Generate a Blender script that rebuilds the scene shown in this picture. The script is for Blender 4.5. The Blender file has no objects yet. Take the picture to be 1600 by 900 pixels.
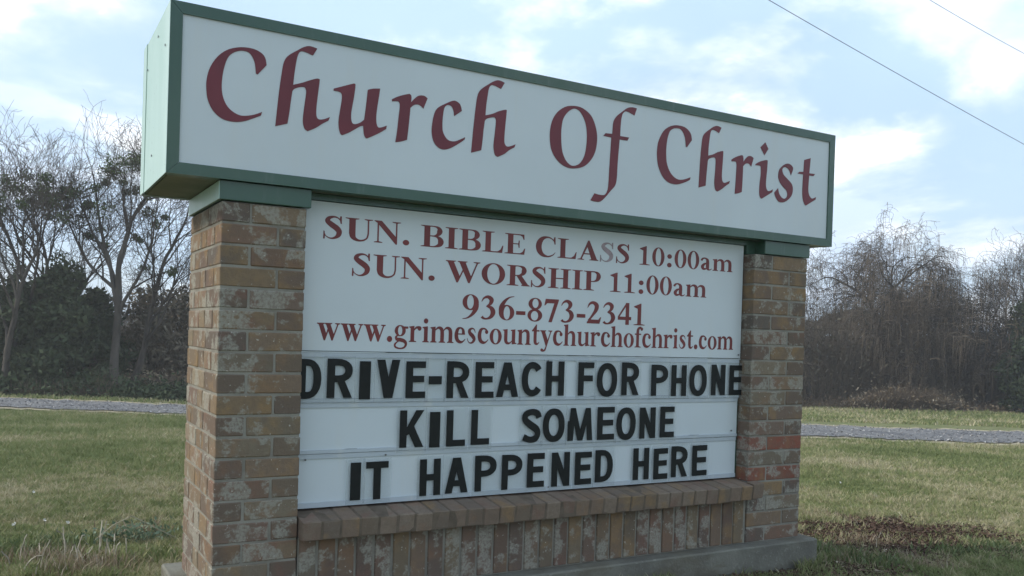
import bpy, math, random
import numpy as np
from mathutils import Vector, Matrix
from mathutils.geometry import delaunay_2d_cdt
C = bpy.context.scene.collection
random.seed(7); RNG = np.random.default_rng(11)
R = math.radians

# ------------------------------------------------------------------ camera
CX, CY, CZ = -0.5671, -2.7582, 1.0291
YAW, PITCH, ROLL, FPX = 0.508, -0.0073, 0.0311, 1343.3
cam_d = bpy.data.cameras.new('camera')
cam = bpy.data.objects.new('camera', cam_d); C.objects.link(cam)
cam_d.sensor_width = 36.0; cam_d.lens = FPX / 1600 * 36
cam_d.shift_x = 36.35 / 1600; cam_d.shift_y = 80.9 / 1600
cam_d.clip_start = 0.05; cam_d.clip_end = 3000
fwd = Vector((math.sin(YAW) * math.cos(PITCH), math.cos(YAW) * math.cos(PITCH), math.sin(PITCH)))
rt0 = Vector((math.cos(YAW), -math.sin(YAW), 0)); up0 = rt0.cross(fwd)
rt = rt0 * math.cos(ROLL) + up0 * math.sin(ROLL); up = up0 * math.cos(ROLL) - rt0 * math.sin(ROLL)
cam.matrix_world = Matrix(((rt.x, up.x, -fwd.x, CX), (rt.y, up.y, -fwd.y, CY), (rt.z, up.z, -fwd.z, CZ), (0, 0, 0, 1)))
bpy.context.scene.camera = cam

# ------------------------------------------------------------------ sky, sun, exposure
SUN_AZ, SUN_EL = R(-62), R(33)      # azimuth from +Y towards +X
sc = bpy.context.scene
sc.view_settings.view_transform = 'Standard'; sc.view_settings.look = 'None'
sc.view_settings.exposure = 0.35; sc.view_settings.gamma = 1.0
world = bpy.data.worlds.new('World'); sc.world = world; world.use_nodes = True
nt = world.node_tree; N = nt.nodes; LK = nt.links; N.clear()
def nd(t, **k):
    n = N.new(t)
    for a, v in k.items(): setattr(n, a, v)
    return n
out = nd('ShaderNodeOutputWorld')
sky = nd('ShaderNodeTexSky', sky_type='NISHITA', sun_disc=False, sun_elevation=SUN_EL, sun_rotation=SUN_AZ)
sky.air_density = 1.0; sky.dust_density = 1.5; sky.ozone_density = 1.2
bg_sky = nd('ShaderNodeBackground'); bg_sky.inputs[1].default_value = 0.15
bg_cl = nd('ShaderNodeBackground'); bg_cl.inputs[1].default_value = 1.0
tc = nd('ShaderNodeTexCoord'); sep = nd('ShaderNodeSeparateXYZ'); LK.new(tc.outputs['Generated'], sep.inputs[0])
def mth(op, a, b=None):
    n = nd('ShaderNodeMath', operation=op)
    for i, v in enumerate((a, b)):
        if v is None: continue
        if isinstance(v, (int, float)): n.inputs[i].default_value = v
        else: LK.new(v, n.inputs[i])
    return n.outputs[0]
zc = mth('ADD', mth('MAXIMUM', sep.outputs['Z'], 0.0), 0.28)
cmb = nd('ShaderNodeCombineXYZ')
LK.new(mth('DIVIDE', sep.outputs['X'], zc), cmb.inputs[0]); LK.new(mth('DIVIDE', sep.outputs['Y'], zc), cmb.inputs[1])
def ramp(sock, a, b, ca=0.0, cb=1.0):
    n = nd('ShaderNodeMapRange', interpolation_type='SMOOTHSTEP'); LK.new(sock, n.inputs[0])
    n.inputs[1].default_value = a; n.inputs[2].default_value = b; n.inputs[3].default_value = ca; n.inputs[4].default_value = cb
    return n.outputs[0]
def noise(scale, detail, rough, off):
    m = nd('ShaderNodeMapping'); LK.new(cmb.outputs[0], m.inputs[0]); m.inputs['Location'].default_value = off
    n = nd('ShaderNodeTexNoise'); LK.new(m.outputs[0], n.inputs['Vector'])
    n.inputs['Scale'].default_value = scale; n.inputs['Detail'].default_value = detail; n.inputs['Roughness'].default_value = rough
    n.inputs['Distortion'].default_value = 0.25
    return n.outputs['Fac']
n_veil = noise(0.9, 4, 0.5, (3.1, 7.7, 0)); n_puff = noise(1.6, 8, 0.55, (2.6, 4.4, 0)); n_shade = noise(2.2, 4, 0.5, (9.2, 1.3, 0))
veil = ramp(n_veil, 0.32, 0.66, 0.60, 0.95)
puff = ramp(n_puff, 0.46, 0.57)
fac = mth('MAXIMUM', veil, puff)
# veil = thin pale cloud, puffs = bright white cumulus
mixc = nd('ShaderNodeMix', data_type='RGBA'); LK.new(puff, mixc.inputs['Factor'])
mixc.inputs['A'].default_value = (0.55, 0.75, 1.00, 1); 
mixw = nd('ShaderNodeMix', data_type='RGBA'); LK.new(ramp(n_shade, 0.38, 0.66), mixw.inputs['Factor'])
mixw.inputs['A'].default_value = (0.70, 0.86, 1.08, 1); mixw.inputs['B'].default_value = (1.30, 1.33, 1.36, 1)
LK.new(mixw.outputs['Result'], mixc.inputs['B'])
LK.new(mixc.outputs['Result'], bg_cl.inputs[0]); LK.new(sky.outputs[0], bg_sky.inputs[0])
ms = nd('ShaderNodeMixShader'); LK.new(fac, ms.inputs[0]); LK.new(bg_sky.outputs[0], ms.inputs[1]); LK.new(bg_cl.outputs[0], ms.inputs[2])
LK.new(ms.outputs[0], out.inputs[0])
sun_d = bpy.data.lights.new('sun', 'SUN'); sun_d.energy = 2.6; sun_d.angle = R(8); sun_d.color = (1.0, 0.94, 0.84)
sun = bpy.data.objects.new('sun', sun_d); C.objects.link(sun)
sdir = Vector((math.sin(SUN_AZ) * math.cos(SUN_EL), math.cos(SUN_AZ) * math.cos(SUN_EL), math.sin(SUN_EL)))
sun.rotation_euler = sdir.to_track_quat('Z', 'Y').to_euler()

# ------------------------------------------------------------------ helpers
def link(o, parent=None):
    C.objects.link(o)
    if parent is not None: o.parent = parent
    return o
def mesh_obj(name, verts, faces, mat, parent=None, smooth=False):
    me = bpy.data.meshes.new(name)
    me.from_pydata([tuple(v) for v in verts], [], [tuple(f) for f in faces])
    me.materials.append(mat)
    if smooth: me.polygons.foreach_set('use_smooth', [True] * len(me.polygons))
    me.update()
    return link(bpy.data.objects.new(name, me), parent)
def fast_mesh(name, V, F, mat, parent=None, tint=None, smooth=False):
    """V (n,3), F (m,k) arrays with constant k"""
    V = np.asarray(V, np.float32); F = np.asarray(F, np.int32)
    me = bpy.data.meshes.new(name); k = F.shape[1]
    me.vertices.add(len(V)); me.vertices.foreach_set('co', V.ravel())
    me.loops.add(F.size); me.loops.foreach_set('vertex_index', F.ravel())
    me.polygons.add(len(F)); me.polygons.foreach_set('loop_start', np.arange(0, F.size, k, dtype=np.int32))
    if smooth: me.polygons.foreach_set('use_smooth', np.ones(len(F), dtype=bool))
    if tint is not None:
        a = me.attributes.new('tint', 'FLOAT', 'POINT'); a.data.foreach_set('value', np.asarray(tint, np.float32))
    me.materials.append(mat); me.update(calc_edges=True)
    return link(bpy.data.objects.new(name, me), parent)
def empty(name, loc=(0, 0, 0)):
    o = bpy.data.objects.new(name, None); o.location = loc; o.empty_display_size = 0.1
    return link(o)
def tag(o, label=None, cat=None, group=None, kind=None):
    if label: o['label'] = label
    if cat: o['category'] = cat
    if group: o['group'] = group
    if kind: o['kind'] = kind
    return o
BOXF = [(0, 3, 2, 1), (4, 5, 6, 7), (0, 1, 5, 4), (1, 2, 6, 5), (2, 3, 7, 6), (3, 0, 4, 7)]
def boxv(x0, x1, y0, y1, z0, z1):
    return [(x0, y0, z0), (x1, y0, z0), (x1, y1, z0), (x0, y1, z0), (x0, y0, z1), (x1, y0, z1), (x1, y1, z1), (x0, y1, z1)]
def box(name, b, mat, parent=None, bev=0.0):
    """axis box with chamfered edges; coordinates relative to the parent"""
    if bev <= 0: return mesh_obj(name, boxv(*b), BOXF, mat, parent)
    V, F = bevbox(b, bev); return mesh_obj(name, V, F, mat, parent)
def bevbox(b, c, jit=0.0, rnd=None):
    x0, x1, y0, y1, z0, z1 = b; V = []; idx = {}
    xs, ys, zs = (x0, x1), (y0, y1), (z0, z1)
    for i in (0, 1):
        for j in (0, 1):
            for k in (0, 1):
                s = (1 if i == 0 else -1, 1 if j == 0 else -1, 1 if k == 0 else -1)
                p = (xs[i], ys[j], zs[k])
                for ax in range(3):
                    q = [p[a] + (s[a] * c if a != ax else 0) for a in range(3)]
                    if jit: q = [v + rnd.uniform(-jit, jit) for v in q]
                    idx[(i, j, k, ax)] = len(V); V.append(tuple(q))
    F = []
    def quad(keys, n):
        vs = [Vector(V[idx[k]]) for k in keys]
        nn = (vs[1] - vs[0]).cross(vs[2] - vs[0])
        ids = [idx[k] for k in keys]
        F.append(tuple(ids) if nn.dot(n) > 0 else tuple(reversed(ids)))
    for ax in range(3):
        a, b2 = [t for t in range(3) if t != ax]
        for s in (0, 1):
            ks = []
            for u, v in ((0, 0), (1, 0), (1, 1), (0, 1)):
                k = [0, 0, 0]; k[ax] = s; k[a] = u; k[b2] = v; ks.append((*k, ax))
            n = [0, 0, 0]; n[ax] = 1 if s else -1; quad(ks, Vector(n))
        for u in (0, 1):
            for v in (0, 1):
                k0 = [0, 0, 0]; k0[a] = u; k0[b2] = v; k1 = list(k0); k1[ax] = 1
                n = [0, 0, 0]; n[a] = 1 if u else -1; n[b2] = 1 if v else -1
                quad([(*k0, a), (*k1, a), (*k1, b2), (*k0, b2)], Vector(n))
    for i in (0, 1):
        for j in (0, 1):
            for k in (0, 1):
                n = Vector((1 if i else -1, 1 if j else -1, 1 if k else -1))
                ids = [idx[(i, j, k, a)] for a in range(3)]; vs = [Vector(V[t]) for t in ids]
                if (vs[1] - vs[0]).cross(vs[2] - vs[0]).dot(n) < 0: ids.reverse()
                F.append(tuple(ids))
    return V, F

# ------------------------------------------------------------------ materials
class MB:
    def __init__(s, name, rough=0.8, spec=0.3):
        s.m = bpy.data.materials.new(name); s.m.use_nodes = True; s.t = s.m.node_tree; s.t.nodes.clear()
        s.out = s.n('ShaderNodeOutputMaterial'); s.b = s.n('ShaderNodeBsdfPrincipled')
        s.b.inputs['Roughness'].default_value = rough; s.b.inputs['Specular IOR Level'].default_value = spec
        s.l(s.b.outputs[0], s.out.inputs[0]); s.tc = s.n('ShaderNodeTexCoord')
    def n(s, t, **k):
        n = s.t.nodes.new(t)
        for a, v in k.items(): setattr(n, a, v)
        return n
    def l(s, a, b): s.t.links.new(a, b)
    def set(s, sock, v):
        if hasattr(v, 'is_output') or isinstance(v, bpy.types.NodeSocket): s.l(v, sock)
        elif isinstance(v, (tuple, list)) and len(v) == 3 and sock.type == 'RGBA': sock.default_value = (*v, 1)
        else: sock.default_value = v
    def noise(s, scale, detail=3, rough=0.5, vec=None, off=None, stretch=None, dist=0.0, kind='Object'):
        v = vec or s.tc.outputs[kind]
        if off is not None or stretch is not None:
            m = s.n('ShaderNodeMapping'); s.l(v, m.inputs[0])
            if off is not None: s.set(m.inputs['Location'], off)
            if stretch is not None: m.inputs['Scale'].default_value = stretch
            v = m.outputs[0]
        n = s.n('ShaderNodeTexNoise'); s.l(v, n.inputs['Vector'])
        n.inputs['Scale'].default_value = scale; n.inputs['Detail'].default_value = detail; n.inputs['Roughness'].default_value = rough
        n.inputs['Distortion'].default_value = dist
        return n.outputs['Fac']
    def ramp(s, f, a, b, lo=0.0, hi=1.0):
        n = s.n('ShaderNodeMapRange', interpolation_type='SMOOTHSTEP'); s.l(f, n.inputs[0])
        for i, v in zip((1, 2, 3, 4), (a, b, lo, hi)): n.inputs[i].default_value = v
        return n.outputs[0]
    def mix(s, f, a, b, mode='MIX'):
        n = s.n('ShaderNodeMix', data_type='RGBA', blend_type=mode)
        s.set(n.inputs['Factor'], f); s.set(n.inputs['A'], a); s.set(n.inputs['B'], b)
        return n.outputs['Result']
    def mul(s, a, b):
        n = s.n('ShaderNodeMath', operation='MULTIPLY'); s.set(n.inputs[0], a); s.set(n.inputs[1], b); return n.outputs[0]
    def col(s, c): s.set(s.b.inputs['Base Color'], c); return s
    def bump(s, h, strength=0.3, dist=0.01):
        n = s.n('ShaderNodeBump'); s.l(h, n.inputs['Height']); n.inputs['Strength'].default_value = strength; n.inputs['Distance'].default_value = dist
        s.l(n.outputs[0], s.b.inputs['Normal']); return s
def m_brick(name='weathered_brick', lime=1.0):
    m = MB(name, 0.92, 0.15); oi = m.n('ShaderNodeObjectInfo')
    rv = m.n('ShaderNodeVectorMath', operation='SCALE'); rv.inputs[0].default_value = (31.7, 17.3, 23.9); m.l(oi.outputs['Random'], rv.inputs['Scale'])
    g = m.tc.outputs['Object']; off = rv.outputs[0]
    c = m.mix(0.28, oi.outputs['Color'], (0.165, 0.138, 0.11))
    c = m.mix(m.ramp(m.noise(10, 3, 0.6, g, off), 0.45, 0.66, 0, 0.55), c, m.mix(m.ramp(oi.outputs['Random'], 0.2, 0.8), (0.30, 0.19, 0.085), (0.20, 0.105, 0.08)))
    c = m.mix(m.ramp(m.noise(48, 5, 0.72, g, off), 0.36, 0.66, 0.0, 0.45), c, (0.15, 0.115, 0.085))
    # lime and mortar smeared over the faces, heavier on some bricks
    h = m.ramp(oi.outputs['Random'], 0.0, 1.0, -0.05, 0.05)
    ad = m.n('ShaderNodeMath', operation='ADD'); m.l(m.noise(13, 4, 0.68, g, off, None, 0.15), ad.inputs[0]); m.l(h, ad.inputs[1])
    pale = m.ramp(ad.outputs[0], 0.51, 0.60)
    c = m.mix(m.mul(pale, m.ramp(m.noise(120, 3, 0.65, g, off), 0.30, 0.62, 0.22 * lime, 0.85 * lime)), c, (0.31, 0.30, 0.25))
    fleck = m.ramp(m.noise(80, 2, 0.5, g, off), 0.69, 0.75)
    c = m.mix(m.mul(fleck, 0.7 * lime), c, (0.50, 0.48, 0.42))
    m.col(c).bump(m.noise(110, 6, 0.78, g, off), 0.7, 0.006)
    return m.m
def m_mortar():
    m = MB('grey_mortar', 0.95, 0.1); g = m.tc.outputs['Object']
    c = m.mix(m.ramp(m.noise(9, 4, 0.6, g), 0.35, 0.7), (0.265, 0.25, 0.21), (0.19, 0.175, 0.145))
    m.col(c).bump(m.noise(130, 5, 0.7, g), 0.6, 0.005); return m.m
def m_paint():
    m = MB('green_enamel', 0.42, 0.5); g = m.tc.outputs['Object']
    c = m.mix(m.ramp(m.noise(3.0, 5, 0.6, g), 0.35, 0.7), (0.020, 0.070, 0.042), (0.030, 0.082, 0.050))
    c = m.mix(m.ramp(m.noise(26, 4, 0.65, g, None, (1, 1, 0.15)), 0.55, 0.75, 0, 0.35), c, (0.10, 0.14, 0.11))
    m.b.inputs['Coat Weight'].default_value = 0.35; m.b.inputs['Coat Roughness'].default_value = 0.15
    m.col(c).bump(m.noise(2.2, 3, 0.5, g), 0.12, 0.02)
    m.l(m.ramp(m.noise(12, 4, 0.6, g), 0.3, 0.7, 0.32, 0.5), m.b.inputs['Roughness']); return m.m
def m_sunlit_green():  # green enamel made paler: sunlight on the left end is put into the colour
    m = MB('sunlit_green_enamel', 0.45, 0.5); g = m.tc.outputs['Object']
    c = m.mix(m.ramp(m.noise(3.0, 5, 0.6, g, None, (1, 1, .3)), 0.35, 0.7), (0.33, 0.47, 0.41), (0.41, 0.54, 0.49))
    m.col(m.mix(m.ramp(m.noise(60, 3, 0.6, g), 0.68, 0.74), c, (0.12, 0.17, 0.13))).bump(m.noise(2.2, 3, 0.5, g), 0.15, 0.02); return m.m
def m_soffit():
    m = MB('dull_soffit_metal', 0.6, 0.3); g = m.tc.outputs['Object']
    m.col(m.mix(m.ramp(m.noise(6, 4, 0.6, g), 0.35, 0.7), (0.11, 0.12, 0.085), (0.16, 0.16, 0.12))); return m.m
def m_white(name='white_acrylic', base=(0.56, 0.61, 0.62), dirty=0.4):
    m = MB(name, 0.45, 0.35); g = m.tc.outputs['Object']
    c = m.mix(m.ramp(m.noise(2.0, 4, 0.55, g), 0.3, 0.75, 0, dirty), base, tuple(v * 0.86 for v in base))
    c = m.mix(m.ramp(m.noise(16, 5, 0.6, g, None, (1, 1, 0.12)), 0.5, 0.8, 0, dirty * 0.8), c, (0.56, 0.57, 0.53))
    m.col(c).bump(m.noise(1.6, 2, 0.5, g), 0.08, 0.02); return m.m
def m_flat(name, col, rough=0.6, spec=0.3, var=0.2, sc=20):
    m = MB(name, rough, spec); g = m.tc.outputs['Object']
    m.col(m.mix(m.ramp(m.noise(sc, 4, 0.6, g), 0.3, 0.7), tuple(v * (1 - var) for v in col), tuple(v * (1 + var) for v in col))); return m.m
def m_concrete():
    m = MB('rough_concrete', 0.95, 0.1); g = m.tc.outputs['Object']
    c = m.mix(m.ramp(m.noise(5, 5, 0.6, g), 0.3, 0.7), (0.20, 0.195, 0.16), (0.135, 0.13, 0.11))
    c = m.mix(m.ramp(m.noise(60, 4, 0.7, g), 0.55, 0.7, 0, 0.6), c, (0.26, 0.25, 0.215))
    c = m.mix(m.ramp(m.noise(3.5, 5, 0.65, g, (2, 5, 1), (1, 1, 3)), 0.48, 0.66, 0, 0.6), c, (0.12, 0.105, 0.075))
    m.col(c).bump(m.noise(60, 6, 0.7, g), 0.6, 0.01); return m.m
def m_tile():
    m = MB('clear_letter_film', 0.35, 0.5); m.col((0.50, 0.56, 0.56))
    tr = m.n('ShaderNodeBsdfTransparent'); mx = m.n('ShaderNodeMixShader'); mx.inputs[0].default_value = 0.13
    m.l(tr.outputs[0], mx.inputs[1]); m.l(m.b.outputs[0], mx.inputs[2]); m.l(mx.outputs[0], m.out.inputs[0]); return m.m
def m_tint(name, stops, rough=0.85, spec=0.15, trans=0.0):
    """colour by the per-clump 'tint' attribute of the mesh"""
    m = MB(name, rough, spec); a = m.n('ShaderNodeAttribute', attribute_name='tint')
    cr = m.n('ShaderNodeValToRGB'); m.l(a.outputs['Fac'], cr.inputs[0]); e = cr.color_ramp.elements
    e[0].position, e[0].color = stops[0][0], (*stops[0][1], 1); e[1].position, e[1].color = stops[-1][0], (*stops[-1][1], 1)
    for p, c in stops[1:-1]:
        x = e.new(p); x.color = (*c, 1)
    m.col(cr.outputs[0])
    if trans:
        t = m.n('ShaderNodeBsdfTranslucent'); m.l(cr.outputs[0], t.inputs[0]); mx = m.n('ShaderNodeMixShader'); mx.inputs[0].default_value = trans
        m.l(m.b.outputs[0], mx.inputs[1]); m.l(t.outputs[0], mx.inputs[2]); m.l(mx.outputs[0], m.out.inputs[0])
    return m.m
def m_ground():
    m = MB('lawn_ground', 0.95, 0.1); g = m.tc.outputs['Object']
    a = m.ramp(m.noise(0.9, 6, 0.65, g), 0.40, 0.60)
    c = m.mix(a, (0.165, 0.185, 0.080), (0.25, 0.225, 0.13))
    c = m.mix(m.ramp(m.noise(0.22, 4, 0.6, g), 0.4, 0.62, 0, 0.6), c, (0.13, 0.175, 0.05))
    c = m.mix(m.ramp(m.noise(6, 6, 0.7, g), 0.40, 0.68, 0, 0.65), c, (0.10, 0.09, 0.05))
    c = m.mix(m.ramp(m.noise(34, 4, 0.7, g), 0.45, 0.7, 0, 0.55), c, (0.27, 0.245, 0.14))
    m.col(c).bump(m.noise(30, 6, 0.8, g), 0.8, 0.03); return m.m
def m_road():
    m = MB('gravel_road', 0.95, 0.1); g = m.tc.outputs['Object']
    c = m.mix(m.ramp(m.noise(1.2, 6, 0.7, g), 0.35, 0.65), (0.125, 0.125, 0.13), (0.20, 0.195, 0.19))
    c = m.mix(m.ramp(m.noise(13, 5, 0.8, g), 0.52, 0.66, 0, 0.8), c, (0.44, 0.43, 0.41))
    c = m.mix(m.ramp(m.noise(17, 5, 0.8, g, (4, 2, 1)), 0.56, 0.7, 0, 0.7), c, (0.10, 0.10, 0.105))
    m.col(c).bump(m.noise(22, 6, 0.8, g), 0.8, 0.04); return m.m
def m_bark(name, a, b):
    m = MB(name, 0.95, 0.1); g = m.tc.outputs['Object']
    m.col(m.mix(m.ramp(m.noise(3, 5, 0.65, g, None, (1, 1, 0.3)), 0.35, 0.65), a, b)).bump(m.noise(14, 5, 0.7, g, None, (1, 1, 0.2)), 0.7, 0.03); return m.m
BRICK_LEDGE = m_brick('plain_ledge_brick', 0.12)
BRICK, MORTAR, PAINT, SUNLIT_GREEN, SOFFIT, CONC = m_brick(), m_mortar(), m_paint(), m_sunlit_green(), m_soffit(), m_concrete()
WHITE = m_white(); WHITE2 = m_white('white_letter_board', (0.55, 0.605, 0.62), 0.4); TRACK = m_white('milky_track_plastic', (0.43, 0.48, 0.51), 0.8)
RED = m_flat('maroon_vinyl', (0.135, 0.018, 0.026), 0.42, 0.4, 0.12, 5); REDT = m_flat('brick_red_vinyl', (0.155, 0.026, 0.025), 0.45, 0.4, 0.15, 9)
FADED = m_flat('faded_vinyl', (0.30, 0.24, 0.25), 0.6, 0.3, 0.25, 25); EDGE = m_flat('yellowed_vinyl_edge', (0.30, 0.23, 0.14), 0.6, 0.2)
BLACK = m_flat('black_letter_ink', (0.006, 0.008, 0.0075), 0.55, 0.25, 0.25, 30); TILE = m_tile(); STEEL = m_flat('dull_screw_steel', (0.12, 0.12, 0.12), 0.4, 0.5)
DIRT = m_flat('dark_seam_dirt', (0.06, 0.07, 0.06), 0.9, 0.1, 0.4, 30); WIRE = m_flat('grey_cable', (0.10, 0.10, 0.11), 0.6, 0.2)
GROUND, ROAD = m_ground(), m_road()
BARK = m_bark('grey_brown_bark', (0.060, 0.052, 0.044), (0.115, 0.10, 0.085)); TWIG = m_flat('twig_bark', (0.058, 0.049, 0.041), 0.9, 0.1, 0.25, 1.5)
VINE = m_flat('grey_vine_bark', (0.175, 0.138, 0.10), 0.9, 0.1, 0.3, 0.9)
EVER = m_tint('dark_evergreen_foliage', [(0, (0.035, 0.048, 0.024)), (0.55, (0.062, 0.080, 0.040)), (1, (0.105, 0.12, 0.062))])
MISTLE = m_tint('mistletoe_leaf', [(0, (0.035, 0.055, 0.018)), (1, (0.10, 0.135, 0.045))])
BRUSH = m_tint('dull_thicket_brush', [(0, (0.075, 0.068, 0.044)), (0.5, (0.14, 0.115, 0.078)), (1, (0.24, 0.19, 0.13))])
GRASS = m_tint('lawn_blades', [(0, (0.12, 0.145, 0.050)), (0.35, (0.185, 0.222, 0.085)), (0.62, (0.265, 0.270, 0.122)), (0.82, (0.38, 0.33, 0.20)), (1, (0.50, 0.44, 0.30))], 0.75, 0.25, 0.25)
STRAW = m_tint('dry_straw', [(0, (0.13, 0.085, 0.055)), (0.5, (0.26, 0.20, 0.13)), (1, (0.45, 0.39, 0.30))], 0.85, 0.2, 0.2)
LITTER = m_tint('dead_leaf', [(0, (0.045, 0.028, 0.022)), (0.6, (0.10, 0.062, 0.045)), (1, (0.24, 0.17, 0.12))], 0.9, 0.1)
WEED = m_tint('weed_leaf', [(0, (0.06, 0.085, 0.03)), (0.5, (0.12, 0.155, 0.055)), (1, (0.18, 0.21, 0.12))], 0.7, 0.3, 0.2)
SILVER = m_tint('grey_green_leaf', [(0, (0.07, 0.11, 0.055)), (1, (0.21, 0.26, 0.17))], 0.7, 0.3, 0.2)
STONE = m_tint('road_stone', [(0, (0.10, 0.10, 0.105)), (0.6, (0.27, 0.26, 0.25)), (1, (0.62, 0.60, 0.56))], 0.9, 0.1)
PETAL = m_flat('white_petal', (0.72, 0.70, 0.66), 0.6, 0.2, 0.1, 60)

# ------------------------------------------------------------------ lettering
def cr_smooth(pts, closed=True, sub=5):
    """Catmull-Rom through points; a third value of 1 marks a sharp corner"""
    n = len(pts); P = [(p[0], p[1]) for p in pts]; K = [len(p) > 2 and p[2] == 1 for p in pts]; out = []
    rng = range(n) if closed else range(n - 1)
    for i in rng:
        a, b = P[i], P[(i + 1) % n]; ca, cb = K[i], K[(i + 1) % n]
        p0 = a if ca or (not closed and i == 0) else P[i - 1]
        p3 = b if cb or (not closed and i == n - 2) else P[(i + 2) % n]
        if ca and cb: out.append(a); continue
        for s in range(sub):
            t = s / sub
            out.append(tuple(0.5 * (2 * a[k] + (b[k] - p0[k]) * t + (2 * p0[k] - 5 * a[k] + 4 * b[k] - p3[k]) * t * t + (3 * a[k] - p0[k] - 3 * b[k] + p3[k]) * t ** 3) for k in (0, 1)))
    if not closed: out.append(P[-1])
    return out
def stroke(pts, sub=5):
    """pts (x, y, width) -> list of quads along a smooth spine"""
    n = len(pts); Q = []
    for i in range(n - 1):
        p0, a, b, p3 = pts[max(i - 1, 0)], pts[i], pts[i + 1], pts[min(i + 2, n - 1)]
        for s in range(sub):
            t = s / sub
            Q.append([0.5 * (2 * a[k] + (b[k] - p0[k]) * t + (2 * p0[k] - 5 * a[k] + 4 * b[k] - p3[k]) * t * t + (3 * a[k] - p0[k] - 3 * b[k] + p3[k]) * t ** 3) for k in (0, 1, 2)])
    Q.append(list(pts[-1])); L = []
    for i, q in enumerate(Q):
        a, b = Q[max(i - 1, 0)], Q[min(i + 1, len(Q) - 1)]; dx, dy = b[0] - a[0], b[1] - a[1]; d = math.hypot(dx, dy) or 1
        w = max(q[2], 4 if abs(q[0]) > 3 else q[2]) / 2; L.append(((q[0] - dy / d * w, q[1] + dx / d * w), (q[0] + dy / d * w, q[1] - dx / d * w)))
    return [[[L[i][0], L[i][1], L[i + 1][1], L[i + 1][0]]] for i in range(len(L) - 1)]
def ell(cx, cy, rx, ry, n=28, e=2.0):
    o = []
    for i in range(n):
        a = 2 * math.pi * i / n; c, s = math.cos(a), math.sin(a)
        o.append((cx + rx * math.copysign(abs(c) ** (2 / e), c), cy + ry * math.copysign(abs(s) ** (2 / e), s)))
    return o
def rect(x0, y0, x1, y1): return [[(x0, y0), (x1, y0), (x1, y1), (x0, y1)]]
def inside(p, poly):
    c = False; x, y = p; j = len(poly) - 1
    for i in range(len(poly)):
        (xi, yi), (xj, yj) = poly[i], poly[j]
        if (yi > y) != (yj > y) and x < (xj - xi) * (y - yi) / (yj - yi) + xi: c = not c
        j = i
    return c
def fill(groups):
    """union of groups; each group = [outer, hole, ...] -> verts, tris"""
    vs, es = [], []
    for g in groups:
        for poly in g:
            b = len(vs); vs += [Vector(p) for p in poly]; es += [(b + i, b + (i + 1) % len(poly)) for i in range(len(poly))]
    xs = [v.x for v in vs]; ext = (max(xs) - min(xs)) or 1
    V, E, F, *_ = delaunay_2d_cdt(vs, es, [], 0, ext * 1e-6)
    keep = []
    for f in F:
        c = ((V[f[0]].x + V[f[1]].x + V[f[2]].x) / 3, (V[f[0]].y + V[f[1]].y + V[f[2]].y) / 3)
        for g in groups:
            if inside(c, g[0]) and not any(inside(c, h) for h in g[1:]): keep.append(tuple(f)); break
    used = sorted({i for f in keep for i in f}); mp = {u: i for i, u in enumerate(used)}
    return [(V[u].x, V[u].y) for u in used], [tuple(mp[i] for i in f) for f in keep]
def sheet(name, v2, tris, y, mat, parent, thick=0.0008):
    """vinyl cut-out: front face and rim, facing -Y"""
    V = [(a, y, b) for a, b in v2] + [(a, y + thick, b) for a, b in v2]; n = len(v2); F = []
    ed = {}
    for t in tris:
        (x0, y0), (x1, y1), (x2, y2) = (v2[i] for i in t)
        if (x1 - x0) * (y2 - y0) - (x2 - x0) * (y1 - y0) < 0: t = (t[0], t[2], t[1])
        F.append(t)
        for a, b in ((t[0], t[1]), (t[1], t[2]), (t[2], t[0])): ed[(a, b)] = 1
    for a, b in list(ed):
        if (b, a) not in ed: F.append((b, a, a + n, b + n))
    return mesh_obj(name, V, F, mat, parent)
def sf(xl, xr, y, sl, sr):
    """slab serif with small brackets; y>300 hangs down from the top"""
    t = 22
    if y < 300: return [[[(xl, y), (xr, y), (xr, y + t), (sr, y + t + 22), (sl, y + t + 22), (xl, y + t)]]]
    return [[[(xl, y), (xl, y - t), (sl, y - t - 22), (sr, y - t - 22), (xr, y - t), (xr, y)]]]
def pl(*p): return [[list(p)]]
def rc(*a): return [rect(*a)]
def stem(x0, x1, h=676, l=None, r=None, top=True, bot=True):
    l = x0 - 95 if l is None else l; r = x1 + 95 if r is None else r
    g = rc(x0, 0, x1, h)
    if bot: g += sf(l, r, 0, x0, x1)
    if top: g += sf(l, r, h, x0, x1)
    return g
def lstem(x0, x1, h=461, l=50, r=45): # lowercase stem, flag at the top left
    return rc(x0, 0, x1, h - 30) + sf(x0 - l, x1 + r, 0, x0, x1) + pl((x0 - l, h - 22), (x1, h), (x1, h - 70), (x0, h - 75), (x0 - l, h - 45))
def rot(gs, w, h): return [[[(w - x, h - y) for x, y in poly] for poly in g] for g in gs]
def nine(): return [[ell(245, 462, 222, 226), ell(238, 470, 92, 195)]] + stroke([(405, 470, 118), (395, 300, 125), (300, 130, 85), (170, 20, 40), (35, -12, 18)])
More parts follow.
